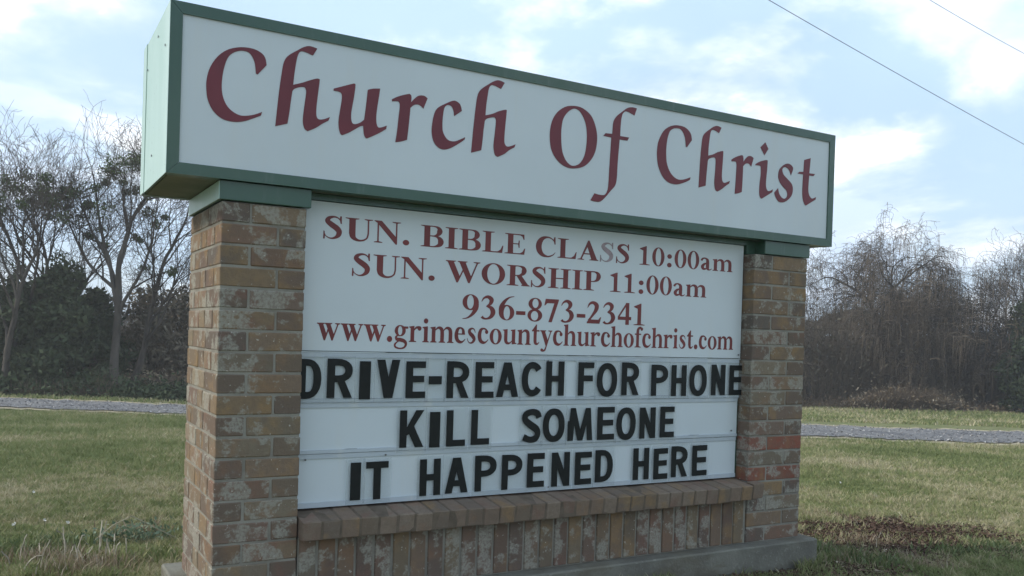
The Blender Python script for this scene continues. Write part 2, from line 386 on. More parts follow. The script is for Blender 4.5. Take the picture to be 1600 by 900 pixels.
def serif_glyph(c):
    G = {
     'S': lambda: (556, stroke([(468, 470, 14), (440, 570, 24), (370, 640, 40), (270, 655, 62), (165, 605, 100), (140, 515, 130), (235, 420, 155), (350, 330, 158), (420, 230, 140), (400, 110, 112), (300, 25, 62), (190, 18, 34), (90, 90, 22), (52, 220, 14)]) + pl((440, 690), (478, 690), (482, 460), (450, 470), (425, 600)) + pl((38, -15), (75, -15), (80, 80), (70, 215), (42, 225))),
     'C': lambda: (722, stroke([(668, 165, 14), (600, 80, 30), (500, 25, 48), (400, 10, 62), (260, 60, 120), (170, 180, 165), (140, 338, 178), (170, 490, 165), (260, 615, 120), (400, 664, 60), (520, 640, 40), (610, 560, 24), (652, 440, 16)]) + pl((625, 690), (660, 690), (670, 440), (640, 440), (600, 600))),
     'O': lambda: (778, [[ell(389, 338, 350, 352, 36), ell(389, 338, 185, 322, 36)]]),
     'U': lambda: (722, rc(108, 200, 268, 676) + sf(16, 355, 676, 108, 268) + stroke([(188, 240, 160), (205, 120, 140), (270, 45, 95), (370, 12, 60), (480, 35, 48), (560, 110, 40), (588, 240, 38)]) + rc(569, 235, 607, 676) + sf(490, 701, 676, 569, 607)),
     'N': lambda: (722, rc(98, 10, 136, 640) + sf(16, 230, 0, 98, 136) + pl((16, 676), (205, 676), (610, 175), (610, -18), (575, -18), (95, 600), (16, 655)) + rc(575, -10, 612, 660) + sf(480, 701, 676, 575, 612)),
     '.': lambda: (250, [[ell(125, 70, 85, 85)]]),
     ':': lambda: (333, [[ell(166, 70, 85, 85)], [ell(166, 390, 85, 85)]]),
     'B': lambda: (667, stem(108, 268, 676, 16, 300) + stroke([(255, 659, 34), (400, 655, 42), (500, 610, 95), (530, 515, 150), (490, 415, 105), (390, 360, 42), (255, 352, 34)]) + stroke([(255, 352, 34), (430, 342, 50), (530, 280, 120), (565, 185, 158), (530, 85, 120), (400, 22, 48), (255, 17, 34)])),
     'I': lambda: (389, stem(114, 275, 676, 20, 370)),
     'L': lambda: (667, stem(108, 268, 676, 19, 370) + rc(255, 0, 600, 34) + pl((400, 0), (610, 0), (640, 240), (612, 240), (560, 110), (470, 40), (380, 34))),
     'E': lambda: (667, stem(108, 268, 676, 16, 300) + rc(255, 642, 590, 676) + rc(255, 0, 600, 34) + pl((400, 0), (610, 0), (640, 210), (612, 210), (560, 95), (480, 40), (380, 34)) + pl((400, 676), (600, 676), (608, 500), (582, 500), (545, 600), (480, 638), (390, 642)) + rc(260, 328, 420, 362) + pl((380, 328), (420, 328), (438, 220), (462, 220), (462, 465), (438, 465), (420, 362), (380, 362))),
     'A': lambda: (722, pl((92, 15), (140, 15), (372, 560), (372, 690), (345, 690)) + pl((345, 690), (392, 690), (668, 15), (478, 15), (300, 540)) + rc(190, 198, 480, 238) + sf(9, 225, 0, 92, 140) + sf(398, 705, 0, 478, 668)),
     'W': lambda: (1000, pl((52, 660), (225, 660), (415, 180), (362, -15), (322, -15)) + pl((322, -15), (362, -15), (545, 440), (505, 440)) + pl((385, 660), (560, 660), (745, 180), (700, -15), (655, -15)) + pl((655, -15), (700, -15), (935, 660), (892, 660)) + sf(5, 290, 676, 52, 225) + sf(345, 620, 676, 385, 560) + sf(800, 995, 676, 892, 935)),
     'R': lambda: (722, stem(108, 268, 676, 16, 370) + stroke([(255, 659, 34), (400, 655, 42), (510, 610, 100), (540, 510, 152), (500, 405, 110), (390, 350, 44), (255, 340, 34)]) + pl((300, 345), (460, 345), (690, 15), (505, 15)) + sf(460, 718, 0, 505, 690)),
     'H': lambda: (778, stem(112, 270, 676, 20, 360) + stem(508, 666, 676, 418, 758) + rc(265, 322, 515, 360)),
     'P': lambda: (611, stem(108, 268, 676, 16, 370) + stroke([(255, 659, 34), (390, 655, 42), (490, 600, 105), (520, 495, 150), (480, 385, 110), (380, 325, 46), (255, 315, 34)])),
     '1': lambda: (500, rc(190, 0, 312, 640) + pl((65, 570), (65, 596), (285, 690), (312, 690), (312, 560), (190, 520)) + sf(65, 440, 0, 190, 312)),
     '0': lambda: (500, [[ell(250, 338, 225, 350, 32), ell(250, 338, 102, 320, 32)]]),
     '9': lambda: (500, nine()), '6': lambda: (500, rot(nine(), 500, 676)),
     '3': lambda: (500, stroke([(45, 500, 16), (110, 600, 50), (220, 640, 92), (318, 565, 125), (285, 440, 85), (180, 365, 26)]) + stroke([(180, 370, 26), (310, 330, 105), (370, 210, 135), (320, 80, 100), (205, 16, 52), (110, 25, 60), (60, 70, 80)])),
     '8': lambda: (500, [[ell(250, 510, 198, 178), ell(258, 525, 92, 135)], [ell(250, 172, 218, 188), ell(240, 158, 108, 140)]]),
     '7': lambda: (500, pl((60, 676), (460, 676), (460, 640), (430, 550), (110, 550), (50, 480), (25, 480)) + pl((330, 570), (460, 640), (262, -15), (160, -15))),
     '2': lambda: (500, stroke([(35, 480, 16), (100, 600, 60), (210, 640, 95), (320, 560, 135), (300, 410, 115), (190, 240, 70), (70, 80, 60)]) + pl((20, 0), (428, 0), (478, 200), (448, 200), (390, 122), (90, 122), (20, 40))),
     '4': lambda: (500, rc(285, 0, 400, 688) + rc(28, 150, 475, 252) + pl((28, 180), (28, 252), (300, 688), (345, 688), (300, 590), (75, 235))),
     '-': lambda: (333, rc(30, 165, 300, 275)),
     'a': lambda: (500, stroke([(65, 350, 75), (110, 425, 70), (205, 450, 52), (295, 395, 100), (312, 300, 122), (312, 100, 122), (350, 25, 70), (420, 22, 34), (478, 70, 20)]) + stroke([(300, 265, 30), (190, 230, 80), (110, 130, 115), (150, 45, 95), (240, 50, 60), (310, 110, 30)])),
     'm': lambda: (833, lstem(66, 190) + sf(310, 535, 0, 360, 484) + sf(605, 830, 0, 652, 776) + stroke([(180, 350, 24), (270, 425, 60), (365, 415, 100), (422, 320, 124), (422, 0, 124)]) + stroke([(470, 350, 24), (560, 425, 60), (655, 415, 100), (714, 320, 124), (714, 0, 124)])),
     'n': lambda: (556, lstem(66, 190) + sf(315, 540, 0, 362, 486) + stroke([(180, 350, 24), (270, 425, 60), (370, 415, 100), (424, 320, 124), (424, 0, 124)])),
     'h': lambda: (556, lstem(66, 190, 676) + sf(315, 540, 0, 362, 486) + stroke([(180, 350, 24), (270, 425, 60), (370, 415, 100), (424, 320, 124), (424, 0, 124)])),
     'r': lambda: (444, lstem(66, 190, 461, 50, 70) + stroke([(180, 330, 24), (250, 410, 60), (340, 420, 80)]) + [[ell(365, 392, 64, 66)]]),
     'i': lambda: (278, lstem(76, 202) + [[ell(135, 612, 75, 75)]]),
     'u': lambda: (556, pl((16, 440), (16, 420), (66, 400), (66, 140), (190, 140), (190, 461)) + stroke([(128, 160, 124), (145, 75, 110), (220, 30, 72), (300, 50, 40), (370, 110, 24)]) + pl((362, 0), (540, 20), (540, 42), (486, 60), (486, 461), (312, 440), (312, 420), (362, 400))),
     'g': lambda: (500, [[ell(220, 312, 182, 160), ell(218, 312, 72, 128)]] + stroke([(150, 185, 40), (85, 130, 60), (120, 72, 95), (250, 52, 110), (375, 10, 100), (420, -70, 80), (360, -160, 55), (230, -190, 42), (90, -160, 52), (50, -90, 60), (110, -20, 40), (180, 20, 30)]) + rc(340, 372, 482, 436)),
     'e': lambda: (444, rc(120, 250, 400, 285) + stroke([(345, 262, 108), (325, 390, 85), (235, 448, 50), (135, 400, 100), (90, 245, 126), (130, 95, 120), (235, 32, 85), (335, 52, 42), (412, 125, 22)])),
     's': lambda: (389, stroke([(325, 320, 16), (285, 415, 32), (195, 440, 55), (115, 385, 95), (135, 300, 115), (230, 220, 125), (290, 130, 108), (240, 40, 70), (150, 12, 38), (75, 60, 24), (40, 150, 16)])),
     'c': lambda: (444, [[ell(352, 352, 58, 60)]] + stroke([(360, 380, 60), (310, 432, 50), (230, 450, 50), (135, 400, 100), (92, 240, 130), (135, 90, 120), (245, 32, 82), (345, 60, 42), (415, 130, 20)])),
     'o': lambda: (500, [[ell(250, 224, 225, 238), ell(250, 224, 98, 206)]]),
     't': lambda: (333, stroke([(150, 470, 116), (150, 130, 116), (185, 45, 90), (250, 35, 50), (312, 90, 22)]) + rc(20, 415, 312, 461) + pl((20, 440), (180, 630), (208, 630), (208, 430))),
     'y': lambda: (500, pl((50, 440), (195, 440), (330, 140), (275, -20), (240, -20)) + stroke([(440, 440, 38), (350, 200, 38), (265, -30, 42), (205, -150, 60), (110, -175, 62)]) + [[ell(92, -150, 54, 50)]] + sf(12, 248, 461, 50, 195) + sf(330, 490, 461, 415, 460)),
     'w': lambda: (722, pl((52, 440), (190, 440), (305, 150), (262, -15), (222, -15)) + pl((222, -15), (262, -15), (395, 340), (365, 400)) + pl((275, 440), (412, 440), (530, 150), (495, -15), (455, -15)) + pl((455, -15), (495, -15), (668, 440), (628, 440)) + sf(8, 240, 461, 52, 190) + sf(245, 468, 461, 275, 412) + sf(560, 712, 461, 628, 668)),
     'f': lambda: (333, rc(86, 0, 206, 500) + sf(16, 300, 0, 86, 206) + stroke([(146, 480, 120), (160, 590, 108), (225, 650, 80), (300, 660, 62)]) + [[ell(322, 612, 58, 56)]] + rc(16, 415, 300, 461)),
    }
    if c == ' ': return 250, []
    return G[c]()
_sg = {}
def text_line(text, x0, x1, base, cap, parent, y, skip=None, skipmat=None):
    widths = [serif_glyph(c)[0] for c in text]
    sx = (x1 - x0) / (sum(widths) - 30); sz = cap / 676; x = x0 - 12 * sx
    for i, (c, w) in enumerate(zip(text, widths)):
        if c != ' ':
            if c not in _sg: _sg[c] = fill(serif_glyph(c)[1])
            gv, gt = _sg[c]; pts = [(x + a * sx, base + b * sz) for a, b in gv]
            o = sheet('printed_letter', pts, gt, y, skipmat if i == skip else REDT, parent)
            if i == skip: o['label'] = 'sun-faded grey letter S in the word CLASS'
        x += w * sx
def gothic(c, W, H):
    tv, th = 0.0275, 0.0235
    def halfbowl(x0, x1, y0, y1):
        xm = x0 + (x1 - x0) * 0.35; cy = (y0 + y1) / 2; ry = (y1 - y0) / 2; o = [(x0, y0)]
        for i in range(13):
            a = -math.pi / 2 + math.pi * i / 12; ca, sa = math.cos(a), math.sin(a)
            o.append((xm + (x1 - xm) * abs(ca) ** 0.85, cy + ry * math.copysign(abs(sa) ** 0.9, sa)))
        return o + [(x0, y1)]
    def ring(): return [[ell(W / 2, H / 2, W / 2, H / 2 + 0.001, 36, 2.25), ell(W / 2, H / 2, W / 2 - tv, H / 2 - th, 36, 2.1)]]
    def bar(y0, y1, x1=W): return rc(0, y0, x1, y1)
    st = rc(0, 0, tv, H)
    if c == 'D': return [[halfbowl(0, W, 0, H), halfbowl(tv, W - tv, th, H - th)]]
    if c == 'O': return ring()
    if c == 'C':
        P = []
        for i in range(21):
            a = math.radians(38 + (322 - 38) * i / 20); ca, sa = math.cos(a), math.sin(a); e = 2 / 2.2
            P.append((W * 0.53 + (W * 0.53 - tv / 2) * math.copysign(abs(ca) ** e, ca), H / 2 + (H / 2 - th / 2) * math.copysign(abs(sa) ** e, sa), tv * (0.92 if abs(sa) > .8 else 1)))
        return stroke(P, 2)
    if c == 'S':
        w, h = W, H; t = 0.026
        return stroke([(w * .90, h * .73, t), (w * .80, h * .86, t), (w * .5, h * .905, t * .92), (w * .2, h * .83, t), (w * .17, h * .68, t), (w * .42, h * .54, t * 1.1), (w * .76, h * .40, t * 1.1), (w * .84, h * .25, t), (w * .72, h * .12, t), (w * .42, h * .09, t * .92), (w * .10, h * .17, t)], 3)
    if c == 'E': return st + bar(0, th) + bar(H - th, H) + bar(H * .43, H * .43 + th, W * .93)
    if c == 'F': return st + bar(H - th, H) + bar(H * .43, H * .43 + th, W * .93)
    if c == 'L': return st + bar(0, th)
    if c == 'I': return rc(0, 0, W, H)
    if c == 'T': return rc(W / 2 - tv / 2, 0, W / 2 + tv / 2, H) + bar(H - th, H)
    if c == 'H': return st + rc(W - tv, 0, W, H) + rc(tv * .5, H * .41, W - tv * .5, H * .41 + th)
    if c == '-': return rc(0, H * .37, W, H * .37 + 0.030)
    if c == 'N': return st + rc(W - tv, 0, W, H) + pl((0, H), (tv * 1.05, H), (W, 0), (W - tv * 1.05, 0))
    if c == 'M':
        t = tv * .95
        return rc(0, 0, t * .9, H * .6) + pl((0, 0), (t, 0), (W * .30, H), (W * .10, H)) + pl((W, 0), (W - t, 0), (W * .70, H), (W * .90, H)) + pl((W * .10, H), (W * .30, H), (W * .60, 0), (W * .40, 0)) + pl((W * .70, H), (W * .90, H), (W * .60, 0), (W * .40, 0))
    if c == 'V': return pl((0, H), (tv * 1.1, H), (W * .5 + tv * .6, 0), (W * .5 - tv * .6, 0)) + pl((W, H), (W - tv * 1.1, H), (W * .5 - tv * .6, 0), (W * .5 + tv * .6, 0))
    if c == 'A': return pl((0, 0), (tv * 1.02, 0), (W * .5 + tv * .45, H), (W * .5 - tv * .6, H)) + pl((W, 0), (W - tv * 1.02, 0), (W * .5 - tv * .45, H), (W * .5 + tv * .6, H)) + rc(W * .25, H * .19, W * .75, H * .19 + th * .95)
    if c == 'K': return st + pl((W - tv * 1.15, H), (W, H), (tv + W * .10, H * .36), (tv * .8, H * .30), (tv * .8, H * .47)) + pl((W, 0), (W - tv * 1.2, 0), (tv + W * .02, H * .46), (tv + W * .26, H * .62))
    top = [[halfbowl(0, W, H * .40, H), halfbowl(tv, W - tv, H * .40 + th, H - th)]]
    if c == 'P': return st + top
    if c == 'R': return st + top + pl((W, 0), (W - tv * 1.12, 0), (tv + W * .08, H * .45), (tv + W * .38, H * .45))

HEADER_LETTERS = [
 ('C', [[(122,436,1),(118,456),(107,470),(85,479),(57,480),(30,475),(3,464),(-22,444),(-41,418),(-54,389),(-60,358),(-60,334),(-56,304),(-45,278),(-29,259),(-9,247),(12,243),(36,244),(61,251),(88,264),(109,275,1),(112,287,1),(88,275),(60,267),(39,267),(17,277),(1,293),(-10,317),(-14,344),(-13,375),(-8,407),(-1,431),(9,448),(24,460),(42,467),(61,467),(73,459),(83,442),(87,424),(89,404,1),(95,402,1)]]),
 ('h', [[(285,519,1),(271,522),(255,522),(237,514),(219,501),(196,484),(183,470),(176,453),(172,429),(164,359),(155,248,1),(194,262,1),(199,297),(203,335),(207,368,1),(214,377),(231,385),(245,387),(250,382),(252,370),(248,332),(244,290),(245,269),(251,253),(261,247,1),(288,262),(309,278),(330,292,1),(334,304,1),(316,295),(301,291),(292,294),(288,307),(288,331),(291,366),(296,416),(294,422,1),(286,422),(262,412),(237,400),(209,389,1),(212,425),(217,464),(221,484),(226,495),(234,501),(248,500),(271,494,1)]]),
 ('u', [[(344,399,1),(373,411),(397,421),(412,427,1),(417,427),(419,421),(416,390),(411,356),(407,327),(408,306),(413,295),(423,294),(439,301),(453,313,1),(457,347),(460,382),(463,415,1),(483,422),(507,426,1),(503,394),(498,356),(496,327),(498,306),(504,295),(515,296),(535,305,1),(533,293,1),(510,277),(488,264),(466,252,1),(460,253),(454,264),(450,292,1),(437,287),(413,270),(397,260),(379,251,1),(372,254),(366,271),(364,297),(368,331),(372,360),(373,378),(370,388),(360,392),(344,392,1)]]),
 ('r', [[(551,397,1),(569,408),(594,419),(615,426,1),(621,422),(623,414),(622,398,1),(635,413),(648,424),(661,428),(674,427),(684,421,1),(669,383,1),(657,392),(646,394),(633,390),(620,378,1),(618,346),(615,307),(611,267,1),(589,258),(568,253,1),(573,292),(577,339),(580,372),(579,388),(572,393),(551,390,1)]]),
 ('c', [[(819,398,1),(815,413),(807,424),(790,430),(774,425),(754,414),(731,400),(718,387),(710,368),(705,341),(703,311),(708,284),(719,265),(736,254),(753,252),(773,258),(796,271),(819,287),(834,299,1),(835,307,1),(815,296),(795,287),(775,286),(760,294),(747,314),(744,340),(745,370),(749,395),(756,407),(767,411),(779,406),(786,392),(789,375,1),(803,386)]]),
 ('h', [[(991,527,1),(976,531),(960,531),(942,523),(923,510),(900,493),(887,479),(880,462),(876,437),(869,367),(861,255,1),(902,269,1),(906,304),(909,342),(913,376,1),(920,385),(937,392),(952,395),(957,390),(959,378),(956,339),(952,296),(954,276),(960,259),(971,254,1),(998,268),(1019,285),(1041,298,1),(1045,310,1),(1026,301),(1011,297),(1002,301),(997,313),(997,338),(999,373),(1003,423),(1002,430,1),(994,429),(969,420),(944,407),(915,397,1),(917,434),(922,473),(925,492),(930,504),(939,510),(953,509),(976,502,1)]]),
 ('O', [[(1291,490),(1259,481),(1228,459),(1206,429),(1195,391),(1194,353),(1201,315),(1220,284),(1247,263),(1280,252),(1312,253),(1348,263),(1377,284),(1400,316),(1411,353),(1412,393),(1402,431),(1383,463),(1358,481),(1327,491)],[(1298,480),(1272,463),(1252,434),(1245,394),(1246,350),(1252,312),(1267,282),(1288,265),(1309,263),(1335,276),(1355,308),(1363,351),(1363,396),(1355,434),(1337,464),(1319,478)]]),
 ('f', [[(1603,528,1),(1580,529),(1555,522),(1524,499),(1500,478),(1488,454),(1485,410,1),(1452,408,1),(1442,396,1),(1481,395,1),(1479,347),(1476,276),(1474,215),(1469,184),(1456,167),(1431,165),(1408,168,1),(1390,139,1),(1414,136),(1438,139),(1462,159),(1486,186),(1507,209),(1514,240),(1516,301),(1520,362),(1522,393,1),(1560,393,1),(1569,407,1),(1524,407,1),(1525,449),(1528,480),(1537,501),(1556,508),(1592,498,1)]]),
 ('C', [[(1897,441,1),(1892,462),(1880,477),(1857,489),(1828,492),(1799,489),(1772,479),(1747,461),(1729,435),(1717,406),(1713,374),(1714,349),(1720,317),(1733,290),(1750,269),(1772,254),(1794,249),(1819,248),(1844,254),(1872,265),(1893,275,1),(1896,287,1),(1871,277),(1843,270),(1820,272),(1797,284),(1780,302),(1767,328),(1762,356),(1761,388),(1764,421),(1770,445),(1779,463),(1794,474),(1813,479),(1832,478),(1846,468),(1857,450),(1862,431),(1865,410,1),(1871,408,1)]]),
 ('h', [[(2060,516,1),(2046,520),(2030,520),(2013,513),(1995,501),(1973,485),(1960,471),(1954,455),(1951,430),(1946,361),(1942,249,1),(1981,261,1),(1983,296),(1986,334),(1989,368,1),(1995,376),(2012,383),(2026,385),(2031,380),(2033,368),(2032,329),(2029,287),(2031,266),(2037,249),(2048,243,1),(2074,257),(2094,272),(2115,285,1),(2118,297,1),(2100,289),(2086,285),(2077,289),(2072,302),(2071,326),(2073,362),(2075,411),(2074,418,1),(2066,418),(2042,410),(2018,398),(1990,389,1),(1991,425),(1995,464),(1998,483),(2002,494),(2010,500),(2025,499),(2047,491,1)]]),
 ('r', [[(2123,388,1),(2140,399),(2165,410),(2185,416,1),(2191,412),(2193,404),(2194,388,1),(2206,403),(2218,414),(2230,418),(2243,417),(2254,411,1),(2241,372,1),(2229,382),(2218,384),(2205,380),(2193,368,1),(2193,336),(2192,297),(2190,257,1),(2170,249),(2149,244,1),(2151,283),(2153,330),(2154,362),(2152,378),(2145,383),(2124,381,1)]]),
 ('i', [[(2322,490,1),(2342,463,1),(2319,432,1),(2293,464,1)],[(2266,387,1),(2294,402),(2330,413,1),(2338,412),(2340,407),(2338,365),(2334,319),(2336,293),(2346,279),(2360,280),(2378,289,1),(2375,276,1),(2347,260),(2311,240,1),(2302,244),(2295,262),(2295,304),(2300,345),(2299,375),(2292,383),(2266,382,1)]]),
 ('s', [[(2488,362,1),(2478,382),(2464,393),(2448,396),(2435,388),(2434,376),(2444,360),(2472,342),(2495,326),(2504,304),(2498,276),(2479,255),(2455,241),(2434,236),(2412,240),(2395,258),(2387,275,1),(2410,298,1),(2418,275),(2435,258),(2452,255),(2465,263),(2469,277),(2463,292),(2441,306),(2419,325),(2408,347),(2411,374),(2424,392),(2445,407),(2469,414),(2491,408),(2501,394)]]),
 ('t', [[(2613,457,1),(2607,387,1),(2645,388,1),(2635,377,1),(2607,376,1),(2605,346),(2604,311),(2611,288),(2625,275),(2639,276),(2656,283,1),(2654,271,1),(2621,254),(2591,237,1),(2579,246),(2568,272),(2565,310),(2567,377,1),(2530,377,1),(2542,386,1),(2568,389,1),(2571,443,1)]]),
]

LETTER_ROWS = [
 [('D', 283, 354), ('R', 376, 467), ('I', 492, 533), ('V', 557, 644), ('E', 667, 744), ('-', 757, 809), ('R', 829, 921), ('E', 948, 1027), ('A', 1038, 1135), ('C', 1150, 1241), ('H', 1260, 1345), ('F', 1412, 1489), ('O', 1504, 1606), ('R', 1629, 1719), ('P', 1785, 1876), ('H', 1894, 1978), ('O', 1995, 2095), ('N', 2121, 2204), ('E', 2228, 2309)],
 [('K', 649, 743), ('I', 766, 808), ('L', 834, 912), ('L', 936, 1014), ('S', 1156, 1242), ('O', 1252, 1354), ('M', 1369, 1490), ('E', 1513, 1599), ('O', 1609, 1709), ('N', 1730, 1815), ('E', 1839, 1917)],
 [('I', 470, 508), ('T', 527, 611), ('H', 733, 816), ('A', 835, 929), ('P', 958, 1051), ('P', 1073, 1164), ('E', 1186, 1265), ('N', 1299, 1385), ('E', 1410, 1491), ('D', 1509, 1598), ('H', 1703, 1787), ('E', 1812, 1889), ('R', 1908, 1999), ('E', 2026, 2111)]]

# ------------------------------------------------------------------ the sign: masonry
ZT = 1.42; CH = 0.0677; J = 0.0075; NC = 19
PAL = [(0.285, 0.205, 0.125), (0.31, 0.235, 0.145), (0.26, 0.18, 0.12), (0.225, 0.17, 0.125), (0.33, 0.265, 0.175), (0.205, 0.135, 0.105), (0.30, 0.20, 0.115), (0.19, 0.145, 0.12)]
PALD = [(0.165, 0.12, 0.09), (0.185, 0.125, 0.09), (0.15, 0.115, 0.095), (0.20, 0.15, 0.105), (0.14, 0.12, 0.105)]
PALT = [(0.275, 0.19, 0.115), (0.30, 0.205, 0.115), (0.26, 0.18, 0.12), (0.26, 0.155, 0.105), (0.225, 0.155, 0.115), (0.27, 0.22, 0.15), (0.25, 0.205, 0.145)]
BM = {}
def brick(par, x0, x1, y0, y1, z0, z1, col=None, push=0.0):
    """one brick; alike bricks share one of three worn meshes"""
    dims = (round(x1 - x0, 3), round(y1 - y0, 3), round(z1 - z0, 3)); var = random.randrange(4); k = (*dims, var)
    if k not in BM:
        r = random.Random(hash(k) & 0xffff); a, b, c = (d / 2 for d in dims)
        V, F = bevbox((-a, a, -b, b, -c, c), 0.0030, 0.0007, r)
        me = bpy.data.meshes.new('brick'); me.from_pydata(V, [], F); me.materials.append(BRICK); me.update(); BM[k] = me
    o = bpy.data.objects.new('brick', BM[k]); link(o, par)
    p = par.location
    o.location = ((x0 + x1) / 2 - p.x + random.uniform(-.0008, .0008), (y0 + y1) / 2 - p.y + push + random.uniform(-.0008, .0008), (z0 + z1) / 2 - p.z + random.uniform(-.0006, .0006))
    o.rotation_euler = (random.uniform(-.002, .002), random.uniform(-.002, .002), random.uniform(-.002, .002))
    c = col or random.choice(PAL); f = random.uniform(.82, 1.1); f *= .84; o.color = (c[0] * f, c[1] * f, c[2] * f, 1)
    return o
def fillrun(a, b, first, S, Hh):
    """split a..b into bricks of length S (first one given), joints J"""
    out = []; p = a; n = first
    while b - p > 0.035:
        e = min(p + n, b)
        if b - e < 0.05: e = b
        out.append((p, e)); p = e + J; n = S
    return out
def pillar(x0, x1, dep, label, reds=()):
    par = empty('brick_pillar', ((x0 + x1) / 2, dep / 2, ZT - NC * CH)); tag(par, label, 'pillar', 'brick pillars that carry the sign')
    W = x1 - x0; hw = (W - J) / 3; sw = W - J - hw; D = 0.092; S = 0.195
    for k in range(NC):
        z1 = ZT - k * CH - J / 2; z0 = ZT - (k + 1) * CH + J / 2
        if k % 2 == 0:    # header at the left of the front, stretcher at the right
            fl = (x0, x0 + hw); fr = (x0 + hw + J, x1); dl, dr = S, D
        else:
            fl = (x0, x0 + sw); fr = (x0 + sw + J, x1); dl, dr = D, S
        for i, ((a, b), d) in enumerate(((fl, dl), (fr, dr))):
            brick(par, a, b, 0, d, z0, z1, (0.33, 0.085, 0.05) if (k, i) in reds else random.choice(PALD if i == k % 2 else PALT))
        brick(par, *fl, dep - dr, dep, z0, z1); brick(par, *fr, dep - dl, dep, z0, z1)
        for a, b in fillrun(dl + J, dep - dr - J, 0.12 if k % 2 else 0.195, S, D): brick(par, x0, x0 + D, a, b, z0, z1)
        for a, b in fillrun(dr + J, dep - dl - J, 0.195, S, D): brick(par, x1 - D, x1, a, b, z0, z1)
    p = par.location; e = 0.0030
    box('mortar', (x0 + e - p.x, x1 - e - p.x, e - p.y, dep - e - p.y, 0.001, NC * CH - 0.002), MORTAR, par)
    return par
PL = pillar(0.0, 0.272, 0.515, 'thick left pillar of tan weathered brick, nearest the camera, under the end of the green sign cabinet')
PR = pillar(2.3043, 2.6369, 0.515, 'right pillar of brick with a few bright red bricks low down, beside the end of the message board', {(12, 1), (12, 0), (14, 1), (14, 0), (13, 0), (10, 0)} and {(12, 1), (14, 1), (14, 0), (12, 0)})
wall = tag(empty('brick_wall', (1.29, 0.1, ZT - NC * CH)), 'low brick wall of upright bricks with a projecting brick ledge under the message board', 'wall')
wp = wall.location
x = 0.272 + J
while x < 2.3043 - 0.03:
    brick(wall, x, min(x + 0.0575, 2.3043 - J), 0.0, 0.09, ZT - NC * CH + 0.006, ZT - 1.0835, random.choice([(0.215, 0.165, 0.11), (0.18, 0.115, 0.085), (0.24, 0.185, 0.115), (0.15, 0.105, 0.085), (0.235, 0.20, 0.15), (0.225, 0.15, 0.10)])); x += 0.0672
box('mortar', (0.276 - wp.x, 2.301 - wp.x, 0.006 - wp.y, 0.4 - wp.y, 0.001, NC * CH - 1.0835), MORTAR, wall)
# ledge of header bricks on edge, sloping slightly to the front
x = 0.276; tilt = 0.13; k = 0
while x < 2.335 - 0.03:
    dims = (0.0605, 0.165, 0.064); var = k % 4; kk = ('ledge', var)
    if kk not in BM:
        r = random.Random(var + 40); V, F = bevbox((-dims[0] / 2, dims[0] / 2, -dims[1] / 2, dims[1] / 2, -dims[2] / 2, dims[2] / 2), 0.003, 0.0012, r)
        me = bpy.data.meshes.new('ledge_brick'); me.from_pydata(V, [], F); me.materials.append(BRICK_LEDGE); me.update(); BM[kk] = me
    o = link(bpy.data.objects.new('ledge_brick', BM[kk]), wall)
    yc = -0.048 + 0.0825 - (0 if x < 2.27 else 0.0)
    if x > 2.24:    # the last ones stand in front of the pillar, cut short
        o.scale = (1, 0.28, 1); yc = -0.048 + 0.0235
    o.location = (x + 0.03 - wp.x, yc - wp.y + random.uniform(-.002, .002), ZT - 1.043 - wp.z + random.uniform(-.0015, .0015))
    o.rotation_euler = (tilt + random.uniform(-.012, .012), random.uniform(-.006, .006), random.uniform(-.006, .006))
    c = random.choice([(0.215, 0.155, 0.115), (0.19, 0.145, 0.105), (0.235, 0.17, 0.125), (0.18, 0.14, 0.11), (0.26, 0.20, 0.15)]); o.color = (*c, 1); x += 0.0672; k += 1
mo = box('ledge_mortar', (0.279, 2.30, -0.0805, 0.078, -0.0312, 0.0308), m_flat('dark_ledge_mortar', (0.135, 0.108, 0.082), .95, .1), wall)
mo.location = (-wp.x, 0.0345 - wp.y, ZT - 1.043 - wp.z); mo.rotation_euler = (tilt, 0, 0)
# concrete footing
V, F = bevbox((-0.055, 2.70, -0.06, 0.62, 0.0 - 0.14, ZT - NC * CH - 0.0), 0.006)
foot = mesh_obj('concrete_footing', V, F, CONC); tag(foot, 'pale grey concrete footing slab under the brick sign', 'footing')
# ------------------------------------------------------------------ sign cabinet
hx0, hx1, hz0, hz1, hy, hd = -0.1695, 2.7687, ZT + 0.0622, ZT + 0.5808, -0.025, 0.569
cab = tag(empty('sign_cabinet', ((hx0 + hx1) / 2, hy + hd / 2, hz0)), 'long green framed sign cabinet reading Church Of Christ in maroon letters, lying across both pillars', 'sign')
cp = cab.location
def cb(name, x0, x1, y0, y1, z0, z1, mat, bev=0.0, par=cab): return box(name, (x0 - cp.x, x1 - cp.x, y0 - cp.y, y1 - cp.y, z0 - cp.z, z1 - cp.z), mat, par, bev)
fr = 0.0352
# casing: back, top, ends, soffit
cb('casing', hx0 + .004, hx1 - .004, hy + .03, hy + hd - .03, hz0 + .004, hz1 - .004, PAINT, .004)
cb('sunlit_end_sheet', hx0 - .0016, hx0 - .0004, hy + .001, hy + hd - .032, hz0 + .0005, hz1 - .0005, SUNLIT_GREEN)  # thin added sheet that carries the painted sunlight across the cabinet end
cb('end_flange', hx0 - .0040, hx0 - .0017, hy + hd - .085, hy + hd - .001, hz0 + .0005, hz1 - .0005, SUNLIT_GREEN)
cb('soffit', hx0 + .012, hx1 - .012, hy + .020, hy + hd - .02, hz0 + .001, hz0 + .0035, SOFFIT)
